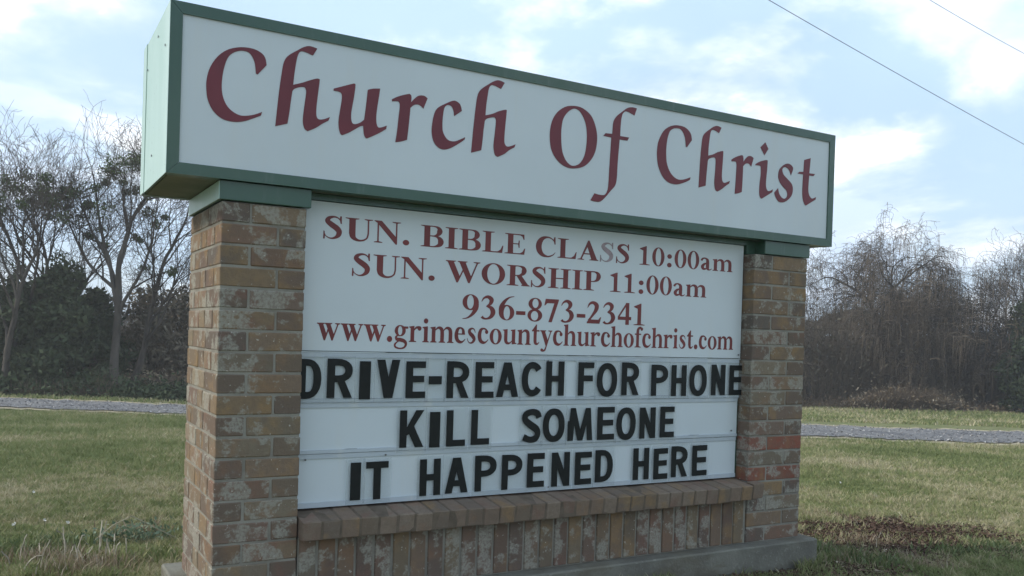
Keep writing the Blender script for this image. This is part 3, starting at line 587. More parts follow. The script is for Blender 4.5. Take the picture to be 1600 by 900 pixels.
# mitred retainer frame, front and back
def mitre(name, pts, y0, y1):
    V = [(a - cp.x, y0 - cp.y, b - cp.z) for a, b in pts] + [(a - cp.x, y1 - cp.y, b - cp.z) for a, b in pts]
    F = [(0, 1, 2, 3), (7, 6, 5, 4), (0, 4, 5, 1), (1, 5, 6, 2), (2, 6, 7, 3), (3, 7, 4, 0)]
    vs = [Vector(v) for v in V]
    if (vs[1] - vs[0]).cross(vs[2] - vs[0]).y > 0: F = [tuple(reversed(f)) for f in F]
    return mesh_obj(name, V, F, PAINT, cab)
g = 0.0006
for (y0, y1) in ((hy, hy + 0.045), (hy + hd - 0.045, hy + hd)):
    A = [(hx0, hz0), (hx1, hz0), (hx1, hz1), (hx0, hz1)]; B = [(hx0 + fr, hz0 + fr), (hx1 - fr, hz0 + fr), (hx1 - fr, hz1 - fr), (hx0 + fr, hz1 - fr)]
    mitre('frame_rail', [(A[0][0] + g, A[0][1]), (A[1][0] - g, A[1][1]), (B[1][0] - g, B[1][1]), (B[0][0] + g, B[0][1])], y0, y1)
    mitre('frame_stile', [(A[1][0], A[1][1] + g), (A[2][0], A[2][1] - g), (B[2][0], B[2][1] - g), (B[1][0], B[1][1] + g)], y0, y1)
    mitre('frame_rail', [(A[2][0] - g, A[2][1]), (A[3][0] + g, A[3][1]), (B[3][0] + g, B[3][1]), (B[2][0] - g, B[2][1])], y0, y1)
    mitre('frame_stile', [(A[3][0], A[3][1] - g), (A[0][0], A[0][1] + g), (B[0][0], B[0][1] + g), (B[3][0], B[3][1] - g)], y0, y1)
# screws on the visible end
for (yy, zz) in ((0.045, .40), (0.43, .42), (0.28, .10), (0.2, .47)):
    V = []; F = []
    for i in range(8):
        a = i * math.pi / 4; V.append((hx0 - .0030 - cp.x, yy + .004 * math.cos(a) - cp.y, hz0 + zz + .004 * math.sin(a) - cp.z))
    V += [(v[0] - .0018, v[1], v[2]) for v in V[:8]]; F.append(tuple(range(8, 16))); F.append(tuple(reversed(range(8))))
    F += [(i, (i + 1) % 8, 8 + (i + 1) % 8, 8 + i) for i in range(8)]
    mesh_obj('screw', V, F, STEEL, cab)
face = cb('face_panel', hx0 + fr - .004, hx1 - fr + .004, hy + .006, hy + .010, hz0 + fr - .004, hz1 - fr + .004, WHITE)
for ch, paths in HEADER_LETTERS:
    polys = [[(a / 1000, b / 1000) for a, b in cr_smooth(p)] for p in paths]
    groups = [[polys[0], polys[1]]] if ch == 'O' else [[q] for q in polys]
    v2, tr = fill(groups); cx = sum(a for a, b in v2) / len(v2)
    sheet('letter', [(a - cp.x, b + ZT - cp.z) for a, b in v2], tr, hy + .0046 - cp.y, RED, face)
# saddle boxes between cabinet and masonry
cb('saddle', -0.008, 0.285, -0.008, 0.52, ZT + .001, hz0 - .001, PAINT, .002)
cb('saddle', 2.3565, 2.642, -0.008, 0.52, ZT + .001, hz0 - .001, PAINT, .002)
cb('sunlit_saddle_side', -0.0098, -0.0083, -0.006, 0.518, ZT + .003, hz0 - .003, SUNLIT_GREEN)  # added sheet, its pale colour stands in for a highlight on this side
cb('filler_beam', 0.286, 2.3035, 0.052, 0.46, ZT + .0395, hz0 - .001, PAINT)
cb('filler_block', 2.3045, 2.3560, 0.052, 0.46, ZT + .001, hz0 - .001, PAINT)
# ------------------------------------------------------------------ message board
by = 0.0614
board = tag(empty('message_board', (1.29, by + .1, ZT - 1.0)), 'white message board with red service times above black letter rows, between brick pillars', 'message board')
bp = board.location
def bb_(name, x0, x1, y0, y1, z0, z1, mat, par=board, bev=0.0): return box(name, (x0 - bp.x, x1 - bp.x, y0 - bp.y, y1 - bp.y, z0 + ZT - bp.z, z1 + ZT - bp.z), mat, par, bev)
bx0, bx1 = 0.2745, 2.3025
bb_('casing', bx0, bx1, by + .012, by + .32, -1.0, .0383, PAINT)
pan = bb_('printed_panel', bx0 + .001, bx1 - .006, by + .001, by + .006, -.4668, .0375, WHITE, board)
bb_('panel_lip', bx0 + .001, bx1 - .006, by - .0015, by + .004, -.4725, -.4690, WHITE2)
def seam(z, n, seed, th=0.0016):
    r = random.Random(seed); V = []; F = []; xx = bx0 + .01
    while xx < bx1 - .03:
        L = r.uniform(.03, .30)
        if r.random() < n:
            h = th * r.uniform(.5, 1.3); e = min(xx + L, bx1 - .02); b = len(V); zz = z + r.uniform(-.0006, .0006)
            V += [(a - bp.x, by - .0022 - bp.y, c + ZT - bp.z) for a, c in ((xx, zz), (xx + .02, zz - h / 2), (e, zz - h * .3), (e, zz + h * .3), (xx + .02, zz + h / 2))]; F.append((b, b + 1, b + 2, b + 3, b + 4))
        xx += L
    return tag(mesh_obj('seam_dirt', V, F, DIRT, board), kind='stuff')
rows = [(-.4725, -.6437), (-.6437, -.8171), (-.8171, -1.0000)]
for i, (zt, zb) in enumerate(rows):
    bb_('letter_panel', bx0 + .001, bx1 - .010 - .003 * i, by + .003, by + .008, zb + .0005, zt - .0005, WHITE2)
    # lower track that holds the bottom of the tiles and upper lip
    bb_('letter_track', bx0 + .002, bx1 - .012 - .003 * i, by - .0035, by + .0025, zb + .001, zb + (.0125 if i < 2 else .0185), TRACK)
    bb_('track_lip', bx0 + .002, bx1 - .012 - .003 * i, by - .0010, by + .0025, zt - .0165, zt - .0008, TRACK)
seam(-.4683, .92, 3, .0030); seam(-.6300, .5, 4, .0014); seam(-.6437, .35, 5); seam(-.8035, .4, 8, .0012); seam(-.8171, .55, 6, .002); seam(-.983, .5, 9, .0014)
for (x, z) in ((2.283, -.452), (0.31, -.835), (2.255, -.79), (1.288, -.985), (0.60, -.83), (1.27, -.49)):
    V = [(x + .0035 * math.cos(a) - bp.x, by - .0040 - bp.y, z + ZT + .0035 * math.sin(a) - bp.z) for a in [i * math.pi / 4 for i in range(8)]]
    V += [(v[0], v[1] + .004, v[2]) for v in V]; mesh_obj('screw', V, [tuple(range(8))] + [(i, i + 8, (i + 1) % 8 + 8, (i + 1) % 8) for i in range(8)], STEEL, board)
for n, (t, a, b, z, cap, sk) in enumerate([('SUN. BIBLE CLASS 10:00am', .346, 2.230, -.0852, .0770, 14), ('SUN. WORSHIP 11:00am', .452, 2.080, -.2052, .0775, None), ('936-873-2341', .886, 1.751, -.3375, .0885, None), ('www.grimescountychurchofchrist.com', .338, 2.249, -.4297, .0850, None)]):
    text_line(t, a - bp.x, b - bp.x, z + ZT - bp.z, cap, pan, by + .0002 - bp.y, sk, FADED)
# ------------------------------------------------------------------ changeable letters
WORDS = [['DRIVE-REACH', 'FOR', 'PHONE'], ['KILL', 'SOMEONE'], ['IT', 'HAPPENED', 'HERE']]
ORD = ['first', 'second', 'third', 'fourth', 'fifth', 'sixth', 'seventh', 'eighth', 'ninth', 'tenth', 'eleventh']
RN = ['top', 'middle', 'bottom']
for ri, (row, base, H) in enumerate(zip(LETTER_ROWS, (-.6297, -.8084, -.9810), (.1325, .1310, .1320))):
    seq = [(w, k) for w in WORDS[ri] for k in range(len(w))]
    r = random.Random(ri + 5)
    for (ch, xa, xb), (w, k) in zip(row, seq):
        xa, xb = xa / 1000, xb / 1000
        if xa < .29: xa = .2745 - .0 ; xb = .356
        if xb > 2.30: xb = 2.3035
        W = xb - xa; dz = r.uniform(-.0035, .0030); h = H + r.uniform(-.002, .003); yy = by - .0062
        t = empty('changeable_letter', ((xa + xb) / 2, yy, ZT + base + dz))
        same = w.count(ch) > 1
        s = {'-': 'hyphen'}.get(ch, 'letter ' + ch)
        tag(t, 'black %s, %s character of %s in the %s row of the message board' % (s, ORD[k], w, RN[ri]), 'letter', 'black letters slotted into the message board')
        m0, m1 = (.010, .011) if ch not in 'I-' else (.016, .016)
        box('tile', (max(-W / 2 - m0, .2750 - t.location.x), min(W / 2 + m1, 2.303 - t.location.x), .0005, .0022, -.0155 - dz, H + .0115), TILE, t)
        v2, tr = fill(gothic(ch, W, h))
        lt = sheet('glyph', [(a - W / 2, b) for a, b in v2], tr, -.0006, BLACK, t)
        lt.rotation_euler = (0, r.uniform(-.006, .006), 0)

# ------------------------------------------------------------------ the field: falls away from the sign
FX, FY = math.sin(YAW), math.cos(YAW)
def site(t, d):
    """t = sideways bearing (tangent), d = metres out across the field -> x, y"""
    l = t * d; return CX + FX * d + FY * l, CY + FY * d - FX * l
def gz_np(x, y):
    d = (x - CX) * FX + (y - CY) * FY
    s = np.clip(d - 3.0, 0, 70); z = 0.035 - 0.045 * s
    z = z + 0.012 * np.sin(x * 1.3 + 1) * np.cos(y * 1.1) + 0.02 * np.sin(x * .37 + y * .23)
    near = np.exp(-((x - 1.3) ** 2 / 5.0 + (y - .25) ** 2 / 1.0)); z = z + 0.012 * near
    return z
def gz(x, y): return float(gz_np(np.float64(x), np.float64(y)))
# ground sheet, finer near the sign
def axis(lo, hi, c, fine):
    s = np.linspace(-1, 1, 180); v = np.sign(s) * (np.abs(s) * fine + (np.abs(s) ** 4) * max(hi - c, c - lo)); return c + v
gx, gy = np.meshgrid(axis(-150, 150, 2, 30), axis(-150, 150, 4, 30)); nG = 180
gzv = gz_np(gx.ravel(), gy.ravel())
I = np.arange(nG * nG).reshape(nG, nG)
Fg = np.stack([I[:-1, :-1].ravel(), I[:-1, 1:].ravel(), I[1:, 1:].ravel(), I[1:, :-1].ravel()], 1)
tag(fast_mesh('ground', np.stack([gx.ravel(), gy.ravel(), gzv], 1), Fg, GROUND, smooth=True), 'mown field of patchy green and straw-coloured winter grass', None, None, 'structure')
# road strip across the field
def strip(name, mat, t0, t1, dn, df, lift, n=300, label=None, kind='structure', wob=0.25):
    V = []; m = 7
    for i in range(n + 1):
        t = t0 + (t1 - t0) * i / n; a = dn(t); b = df(t)
        wa = wob * (math.sin(i * 1.7) + math.sin(i * .63 + 2) + 1.2 * math.sin(i * 2.9 + 1)) * .4
        for j in range(m + 1):
            d = a + wa + (b - a) * j / m + (wob * (.6 * math.sin(i * 2.3) + .5 * math.sin(i * 1.1)) if j == m else 0); x, y = site(t, d); V.append((x, y, gz(x, y) + lift))
    F = [(i * (m + 1) + j, (i + 1) * (m + 1) + j, (i + 1) * (m + 1) + j + 1, i * (m + 1) + j + 1) for i in range(n) for j in range(m)]
    return tag(fast_mesh(name, V, F, mat), label, None, None, kind)
strip('verge', m_flat('pale_verge_soil', (0.30, 0.26, 0.18), .95, .1, .3, 2.5), -1.6, 1.6, lambda t: 13.75 - .9 * (t + .5), lambda t: 18.1 - 1.3 * (t + .5), .020, label='pale dry edge of the gravel road')
strip('road', ROAD, -1.6, 1.6, lambda t: 14.25 - .9 * (t + .5), lambda t: 17.4 - 1.3 * (t + .5), .035, label='grey gravel road running across behind the sign')

# ------------------------------------------------------------------ grass
def blades(name, P, hgt, wid, tint, mat, lean=0.5, kind='stuff', label=None, parent=None):
    """one bent triangle pair per blade; P (n,3)"""
    n = len(P); a = RNG.uniform(0, 2 * np.pi, n); b = RNG.uniform(0, 2 * np.pi, n)
    h = hgt * RNG.uniform(.55, 1.35, n); w = wid * RNG.uniform(.6, 1.4, n); ln = h * lean * RNG.uniform(.2, 1.3, n)
    s = np.stack([np.cos(a), np.sin(a), 0 * a], 1) * w[:, None] / 2; t = np.stack([np.cos(b), np.sin(b), 0 * b], 1)
    mid = P + t * (ln * .35)[:, None] + np.array([0, 0, 1]) * (h * .6)[:, None]; tip = P + t * ln[:, None] + np.array([0, 0, 1]) * h[:, None]
    V = np.stack([P - s, P + s, mid + s * .7, mid - s * .7, tip], 1).reshape(-1, 3); k = np.arange(n)[:, None] * 5
    F = np.concatenate([k + np.array([[0, 1, 2]]), k + np.array([[0, 2, 3]]), k + np.array([[3, 2, 4]])])
    return tag(fast_mesh(name, V, F, mat, parent, np.repeat(tint, 5)), label, None, None, kind)
def vnoise(x, y, s, seed):
    r = np.random.default_rng(seed); g = r.random((64, 64)); u = x / s + 1000; v = y / s + 1000
    i, j = np.floor(u).astype(int), np.floor(v).astype(int); fu, fv = u - i, v - j; fu = fu * fu * (3 - 2 * fu); fv = fv * fv * (3 - 2 * fv)
    q = lambda a, b: g[a % 64, b % 64]
    return (q(i, j) * (1 - fu) + q(i + 1, j) * fu) * (1 - fv) + (q(i, j + 1) * (1 - fu) + q(i + 1, j + 1) * fu) * fv
def scatter(n, t0, t1, d0, d1, power=1.0):
    u = RNG.random(n); d = d0 * (d1 / d0) ** (u ** power); t = RNG.uniform(t0, t1, n); l = t * d
    return CX + FX * d + FY * l, CY + FY * d - FX * l, d, t
def lawn(n, t0, t1, d0, d1, hh, ww, name, label, power=1.0):
    x, y, d, t = scatter(n, t0, t1, d0, d1, power)
    keep = ~((x > -.09) & (x < 2.74) & (y > -.1) & (y < .66))
    dirt = (np.hypot((x - 3.72) / .62, (y - .28) / .50) < .95 + 1.1 * (vnoise(x, y, .22, 3) - .5) + .5 * (vnoise(x, y, .06, 4) - .5)) & (RNG.random(len(x)) < .84)
    front = (x > -.2) & (x < 3.0) & (y > -.75) & (y < .0) & (RNG.random(len(x)) < .8)
    keep &= ~dirt & ~front
    m = .5 * vnoise(x, y, .9, 1) + .28 * vnoise(x, y, .28, 2) + .22 * vnoise(x, y, 3.1, 5)
    tint = np.clip((m - .5) * 1.05 + (vnoise(x, y, .06, 21) - .5) * .5 + .41 + .13 * (t > 0) + RNG.normal(0, .17, len(t)), 0, 1)[keep]; x, y, d = x[keep], y[keep], d[keep]
    P = np.stack([x, y, gz_np(x, y) - .004], 1); sc_ = (d / 4.5) ** .55
    return blades(name, P, hh * sc_ * (.45 + .55 * vnoise(x, y, .35, 9) + .75 * vnoise(x, y, .07, 12) ** 2), ww * sc_, tint, GRASS, .9, 'stuff', label)
lawn(230000, -.64, -.27, 3.3, 13.4, .032, .0048, 'lawn_grass', 'short green and tan mown grass left of the brick sign')
lawn(250000, .28, .72, 3.3, 12.9, .032, .0048, 'lawn_grass', 'short yellowish mown grass right of the brick sign', 1.0)
lawn(30000, -.30, .30, 3.2, 13.4, .045, .009, 'lawn_grass', 'short mown grass hidden behind the brick sign')
lawn(90000, -.72, .80, 18.4, 33, .03, .012, 'lawn_grass', 'mown grass strip between the gravel road and the thicket')

lawn(45000, -1.5, -.64, 3.0, 13.8, .04, .008, 'lawn_grass', 'mown grass outside the left edge of the view')
lawn(45000, .72, 1.3, 3.0, 12.6, .04, .008, 'lawn_grass', 'mown grass outside the right edge of the view')
n = 5200; e = RNG.random(n); s_ = np.abs(RNG.normal(0, .035, n)) + .004; fr_ = e < .62
x = np.where(fr_, RNG.uniform(-.08, 2.74, n), 2.702 + s_); y = np.where(fr_, -.062 - s_, RNG.uniform(-.06, .64, n))
k = vnoise(x, y, .13, 31) > .42; x, y = x[k], y[k]
blades('footing_weeds', np.stack([x, y, gz_np(x, y) - .004], 1), .05, .0045, np.clip(RNG.normal(.45, .25, len(x)), 0, 1), GRASS, .8, 'stuff', 'ragged weeds growing against the edges of the concrete footing')
# dead leaves and mulch beside the right end of the footing
def leaves(name, x, y, size, tint, mat, label, lift=.01, cup=.5, parent=None, kind='stuff', zz=None):
    n = len(x); z = (gz_np(x, y) if zz is None else zz) + lift * RNG.random(n)
    a = RNG.normal(0, 1, (n, 3)); a /= np.linalg.norm(a, axis=1)[:, None]; b = np.cross(a, RNG.normal(0, 1, (n, 3))); b /= np.linalg.norm(b, axis=1)[:, None]
    if cup < 1: a[:, 2] *= cup; b[:, 2] *= cup
    s = size * RNG.uniform(.5, 1.4, n); P = np.stack([x, y, z], 1)
    V = np.stack([P - a * s[:, None], P - b * (s * .5)[:, None], P + a * s[:, None], P + b * (s * .5)[:, None]], 1).reshape(-1, 3)
    F = np.arange(n)[:, None] * 4 + np.array([[0, 1, 2, 3]])
    o = fast_mesh(name, V, F, mat, parent, np.repeat(tint, 4)); return tag(o, label, None, None, kind)
n = 26000; a = RNG.uniform(0, 2 * np.pi, n); q = np.sqrt(RNG.random(n)) * (1 + .25 * RNG.normal(0, 1, n).clip(-1, 2.4))
x = 3.72 + .62 * q * np.cos(a); y = .28 + .52 * q * np.sin(a)
leaves('leaf_litter', x, y, .012, np.clip(RNG.normal(.35, .25, n), 0, 1), LITTER, 'dark brown dead leaves and mulch on the ground beyond the right end of the footing', .02, .5)
n = 9000; x = RNG.uniform(-.3, 3.1, n); y = -.06 - np.abs(RNG.normal(0, .25, n))
leaves('leaf_litter', x, y, .011, np.clip(RNG.normal(.4, .25, n), 0, 1), LITTER, 'brown dead leaves and crumbs along the front of the concrete footing', .015, .5)
n = 900; x = RNG.normal(2.95, .35, n); y = RNG.normal(.30, .22, n); k = (x > 2.72)
leaves('leaf_litter', x[k], y[k], .022, np.clip(RNG.normal(.85, .2, k.sum()), 0, 1), STRAW, 'pale dry leaves lying behind the right end of the footing', .015, .3)

n = 6000; t = RNG.uniform(-.62, .70, n); f_ = RNG.random(n); dn = 14.1 - .9 * (t + .5); df = 17.7 - 1.3 * (t + .5); d = dn + (df - dn) * f_; l = t * d; x = CX + FX * d + FY * l; y = CY + FY * d - FX * l
leaves('road_stones', x, y, .022, np.clip(RNG.normal(.42, .27, n), 0, 1), STONE, 'loose pale stones strewn over the gravel road', .012, .6, None, 'stuff', gz_np(x, y) + .036)
def tuft(name, x, y, n, rad, h, w, mat, t0, label, cat, group=None, lean=.7):
    o = tag(empty(name, (x, y, gz(x, y))), label, cat, group)
    px = RNG.normal(0, rad, n); py = RNG.normal(0, rad, n); P = np.stack([px, py, gz_np(px + x, py + y) - gz(x, y) - .005], 1)
    b = blades('blades', P, h, w, np.clip(RNG.normal(t0, .22, n), 0, 1), mat, lean, 'stuff', None, o); return o
def gp(px, py):
    """where a sight line at that bearing and dip meets the field"""
    t = (px - 764) / 1343.3; s = (py - (521 + .031 * (px - 764))) / 1343.3; d = (.994 - .135) / (s - .045); return site(t, d)
TUF = [(70, 880, 'STRAW', 'pale dry grass tuft at the bottom left corner of the lawn'), (125, 893, 'STRAW', 'bleached dry stalks at the lower left edge, second tuft from the corner'), (20, 868, 'WEED', 'broad green weed tuft at the far left edge near the dry stalks'),
 (100, 855, 'WEED', 'bright green weed patch left of the grey-green plant'), (165, 896, 'STRAW', 'small straw tuft in front of the grey-green plant'), (235, 878, 'GRASS', 'yellow-green grass tuft against the left end of the concrete footing'), (228, 838, 'STRAW', 'dry brown tuft behind the grey-green plant, beside the pillar foot'),
 (1330, 878, 'STRAW', 'tan dry grass tuft just right of the footing end'), (1375, 884, 'WEED', 'dark green weed tuft in front of the dead leaves'), (1295, 868, 'WEED', 'small green sprouts touching the right end of the footing'), (1360, 855, 'STRAW', 'thin straw tuft standing in the dead leaves'), (1440, 886, 'STRAW', 'low reddish straw tuft at the bottom right of the dead leaves'),
 (1570, 866, 'WEED', 'bright green weed tuft at the far right edge'), (1500, 872, 'WEED', 'grey green weed tuft right of the dead leaves'), (1300, 818, 'STRAW', 'pale straw tuft behind the right end of the footing')]
for px, py, mt, lb in TUF:
    x, y = gp(px, py); M = {'STRAW': STRAW, 'WEED': WEED, 'GRASS': GRASS}[mt]
    tuft('weed_tuft' if mt == 'WEED' else 'grass_tuft', x, y, 260 if mt != 'WEED' else 200, .085, .065 if mt == 'STRAW' and px < 1000 else .05, .0045 if mt == 'STRAW' else .011, M, .5 if mt != 'GRASS' else .35, lb, 'weed' if mt == 'WEED' else 'grass tuft', 'tufts near the sign')
# curly dry stalks, bottom left
o = tag(empty('dry_stalks', (*gp(118, 886), 0)), 'cluster of curled bleached stalks standing in the grass at the lower left', 'dry stalks')
def tube(pts, rads, sides=5):
    V, F = [], []; n = len(pts)
    for i in range(n):
        a, b = Vector(pts[max(i - 1, 0)]), Vector(pts[min(i + 1, n - 1)]); d = (b - a)
        if d.length < 1e-9: d = Vector((0, 0, 1))
        d.normalize(); u = d.orthogonal().normalized(); v = d.cross(u)
        for j in range(sides):
            t = 2 * math.pi * j / sides; q = Vector(pts[i]) + (u * math.cos(t) + v * math.sin(t)) * rads[i]; V.append(tuple(q))
    for i in range(n - 1):
        for j in range(sides):
            k = (j + 1) % sides; F.append((i * sides + j, i * sides + k, (i + 1) * sides + k, (i + 1) * sides + j))
    return V, F
VV, FF = [], []
for i in range(20):
    bx_, by_ = random.gauss(0, .13), random.gauss(0, .11); a = random.uniform(0, 6.28); h = random.uniform(.06, .17); c = random.uniform(.02, .07)
    pts = [(bx_ + c * s * s * math.cos(a), by_ + c * s * s * math.sin(a), h * (s - .28 * max(0, s - .6) ** 1 * 3 * random.uniform(0, 1)) + gz(o.location.x, o.location.y)) for s in [k / 6 for k in range(7)]]
    v, f = tube(pts, [.0028] * 7, 3); b = len(VV); VV += v; FF += [tuple(k + b for k in q) for q in f]
tag(mesh_obj('stalks', VV, FF, m_flat('bleached_stem', (.30, .27, .21), .8, .2, .3, 30), o), kind='stuff')
# grey-green plant and white blossoms
x, y = gp(213, 850); o = tag(empty('wild_plant', (x, y, gz(x, y))), 'low grey-green leafy plant sprawling near the left end of the footing', 'plant'); n = 520
ax, ay = RNG.normal(0, .10, n), RNG.normal(0, .05, n)
leaves('leaf', ax, ay, .012, RNG.random(n), SILVER, None, .0, 1.0, o, 'stuff', np.abs(RNG.normal(.03, .03, n)))
v, f = tube([(-.18, .0, .0), (-.08, -.02, .09), (.0, -.03, .13), (.1, -.04, .07), (.22, -.05, .0)], [.003] * 5, 4); mesh_obj('stem', v, f, m_flat('straw_stem', (.38, .34, .24), .8, .2), o)
for px, py, lb in [(58, 783, 'small white blossom alone in the lawn, the farthest left one'), (78, 829, 'small white blossom above the dry stalks'), (116, 833, 'largest white blossom, on the right above the dry stalks'), (32, 836, 'faint white blossom near the far left edge'), (1320, 765, 'tiny white scrap in the lawn right of the brick pillar')]:
    x, y = gp(px, py); z = gz(x, y); V, F = [], []; lf = px < 1000
    for k in range(6):
        a = k * 1.047 + random.uniform(-.3, .3); r_ = random.uniform(.005, .009); c_, s_ = math.cos(a), math.sin(a); b = len(V)
        V += [(0, 0, 0), (r_ * c_ - r_ * .4 * s_, r_ * s_ + r_ * .4 * c_, .008), (r_ * 1.3 * c_, r_ * 1.3 * s_, .012), (r_ * c_ + r_ * .4 * s_, r_ * s_ - r_ * .4 * c_, .008)]; F.append((b, b + 1, b + 2, b + 3))
    o = mesh_obj('blossom' if lf else 'paper_scrap', V, F, PETAL); o.location = (x, y, z + .045); o.rotation_euler = (R(50), 0, random.uniform(-1, 1)); tag(o, lb, 'flower' if lf else 'litter', 'white blossoms in the lawn' if lf else None)
    if lf: v, f = tube([(0, 0, 0), (0, -.02, -.025), (.002, -.035, -.055)], [.0016] * 3, 3); mesh_obj('stem', v, f, WEED, o)

# ------------------------------------------------------------------ trees
class Tree:
    def __init__(s, seed): s.r = random.Random(seed); s.V = {0: [], 1: [], 2: []}; s.F = {0: [], 1: [], 2: []}; s.tips = []; s.nodes = []
    def add(s, pts, rads, part):
        sides = 7 if rads[0] > .09 else 5 if rads[0] > .03 else 3
        v, f = tube(pts, rads, sides); b = len(s.V[part]); s.V[part] += v; s.F[part] += [tuple(k + b for k in q) + ((),)[0:0] for q in f]
    def grow(s, p, d, L, rad, lev, maxlev, P):
        r = s.r; n = 6 if lev < 2 else 4 if lev < 4 else 3; pts = [p]; rads = [rad]; q = Vector(p); dd = Vector(d).normalized(); kids = []
        for i in range(n):
            w = P['wob'] * (1 + .3 * lev)
            dd = (dd + Vector((r.gauss(0, w), r.gauss(0, w), r.gauss(0, w * .7) + P['up'] * (1 if lev < 3 else P.get('tipup', 1)) - P['droop'] * max(0, lev - 1)))).normalized()
            q = q + dd * (L / n); pts.append(tuple(q)); rr = rad * (1 - (i + 1) / n * (.42 if lev < 2 else .62)); rads.append(max(rr, .0035)); kids.append((tuple(q), Vector(dd), rr, (i + 1) / n))
            if lev >= 2: s.nodes.append(tuple(q))
        s.add(pts, rads, 0 if lev < 2 else 1)
        if lev >= maxlev: s.tips.append(tuple(q)); return
        nk = P['kids'][min(lev, len(P['kids']) - 1)]
        for k in range(nk):
            fr_ = (P['clear'] if lev == 0 else .25) + (1 - (P['clear'] if lev == 0 else .25)) * (k + r.random()) / nk
            i = min(int(fr_ * n), n - 1); bp_, bd, br, _ = kids[i]
            az = r.uniform(0, 6.283); spread = r.uniform(*P['ang']) * (1.0 if lev else .8); u = bd.orthogonal().normalized(); v = bd.cross(u)
            nd_ = (bd * math.cos(spread) + (u * math.cos(az) + v * math.sin(az)) * math.sin(spread)).normalized()
            s.grow(bp_, nd_, L * r.uniform(*P['len']), max(br * r.uniform(.5, .75), .004), lev + 1, maxlev, P)
        if lev < 3: s.grow(kids[-1][0], kids[-1][1], L * .62, kids[-1][2] * .95, lev + 1, maxlev, P)
def vine_strands(T, n, rnd, lmin, lmax, rad=.006):
    V, F = [], []
    for i in range(n):
        p = Vector(rnd.choice(T.nodes)); L = rnd.uniform(lmin, lmax); a = rnd.uniform(0, 6.28); o_ = rnd.uniform(.1, .55)
        pts = [tuple(p + Vector((o_ * math.cos(a) * math.sin(s * 2.2), o_ * math.sin(a) * math.sin(s * 2.2), .25 * s * (1 - s) * 2 - L * s * s))) for s in (0, .25, .5, .75, 1)]
        v, f = tube(pts, [rad, rad, rad * .9, rad * .7, rad * .5], 3); b = len(V); V += v; F += [tuple(k + b for k in q) for q in f]
    return V, F
def quadarr(F):
    return np.array([f[:4] for f in F], np.int32)
def clump(parent, name, centers, n, size, mat, t0, label=None):
    V = []; ti = []
    for (c, rad, m) in centers:
        P = RNG.normal(0, 1, (m, 3)); P /= np.linalg.norm(P, axis=1)[:, None]; P *= (RNG.random(m) ** .45)[:, None]
        P = P * np.array(rad) + np.array(c); V.append(P); ti.append(np.clip(RNG.normal(t0 + RNG.uniform(-.15, .15), .2, m), 0, 1))
    P = np.concatenate(V); tint = np.concatenate(ti); m = len(P)
    a = RNG.normal(0, 1, (m, 3)); a /= np.linalg.norm(a, axis=1)[:, None]; b = np.cross(a, RNG.normal(0, 1, (m, 3))); b /= np.linalg.norm(b, axis=1)[:, None]
    s = (size * RNG.uniform(.5, 1.5, m))[:, None]
    Q = np.stack([P - a * s, P - b * s * .45, P + a * s, P + b * s * .45], 1).reshape(-1, 3)
    o = fast_mesh(name, Q, np.arange(m)[:, None] * 4 + np.array([[0, 1, 2, 3]]), mat, parent, np.repeat(tint, 4))
    if label: o['label'] = label
    return o
TP = dict(wob=.10, up=.06, droop=.0, kids=[4, 4, 4, 3, 3], clear=.35, ang=(.35, .95), len=(.52, .76))
def bare_tree(name, t, d, h, lean, seed, label, group, P=TP, lev=5, rad=None, mist=(), vines=0, fork=True, hgt0=.36, vl=(.4, 1.5), sea=None):
    x, y = site(t, d); z = gz(x, y) - .1; o = tag(empty(name, (x, y, z)), label, 'tree', group); T = Tree(seed)
    rad = rad or h * .022; T.grow((0, 0, 0), Vector((lean[0] * FY, -lean[0] * FX, 1)) + Vector((0, lean[1], 0)), h * hgt0, rad, 0, lev, P)
    zm = max(v[2] for v in T.V[1]); k_ = (h + .1) / zm
    for p_ in (0, 1): T.V[p_] = [(a * (.5 + .5 * k_), b * (.5 + .5 * k_), c * k_) for a, b, c in T.V[p_]]
    T.nodes = [(a * (.5 + .5 * k_), b * (.5 + .5 * k_), c * k_) for a, b, c in T.nodes]
    fast_mesh('trunk', T.V[0], quadarr(T.F[0]), BARK, o, smooth=True); fast_mesh('crown', T.V[1], quadarr(T.F[1]), TWIG, o)
    if vines:
        V, F = vine_strands(T, vines, random.Random(seed), *vl); fast_mesh('hanging_vines', V, quadarr(F), VINE, o)
    rm = random.Random(seed + 1)
    if mist:
        cs = []
        for k in range(mist[0]):
            c = rm.choice([q for q in T.nodes if q[2] < h * .82]); r_ = rm.uniform(*mist[1]); cs.append((c, (r_, r_, r_ * .8), int(mist[2] * rm.uniform(.5, 1.2))))
        clump(o, 'mistletoe', cs, 0, .04, MISTLE, .5)['kind'] = 'stuff'
    return o
def tt(px): return (px - 764) / 1343.3
GL = 'bare trees on the left beyond the road'; GRR = 'vine-draped trees on the right beyond the road'
bare_tree('pecan_tree', tt(176), 20.6, 7.5, (.04, 0), 21, 'tallest bare tree left of the sign, thick pale trunk, dark green clumps in its crown', GL, dict(TP, clear=.45, kids=[5, 4, 4, 4, 3]), 5, .11, (30, (.10, .34), 190))
bare_tree('bare_tree', tt(72), 21.4, 6.5, (.10, 0), 5, 'bare tree with a long curving trunk leaning right behind the dark cedar', GL, TP, 5, .085, (20, (.10, .32), 180))
bare_tree('bare_tree', tt(2), 20.0, 5.8, (.16, 0), 14, 'bare tree cut by the left edge of the view, leaning in over the road', GL, TP, 5, .09, (8, (.07, .24), 140))
bare_tree('bare_tree', tt(122), 22.8, 7.2, (-.05, 0), 33, 'slender bare tree between the leaning tree and the tall thick one', GL, TP, 5, .07, (8, (.07, .22), 130))
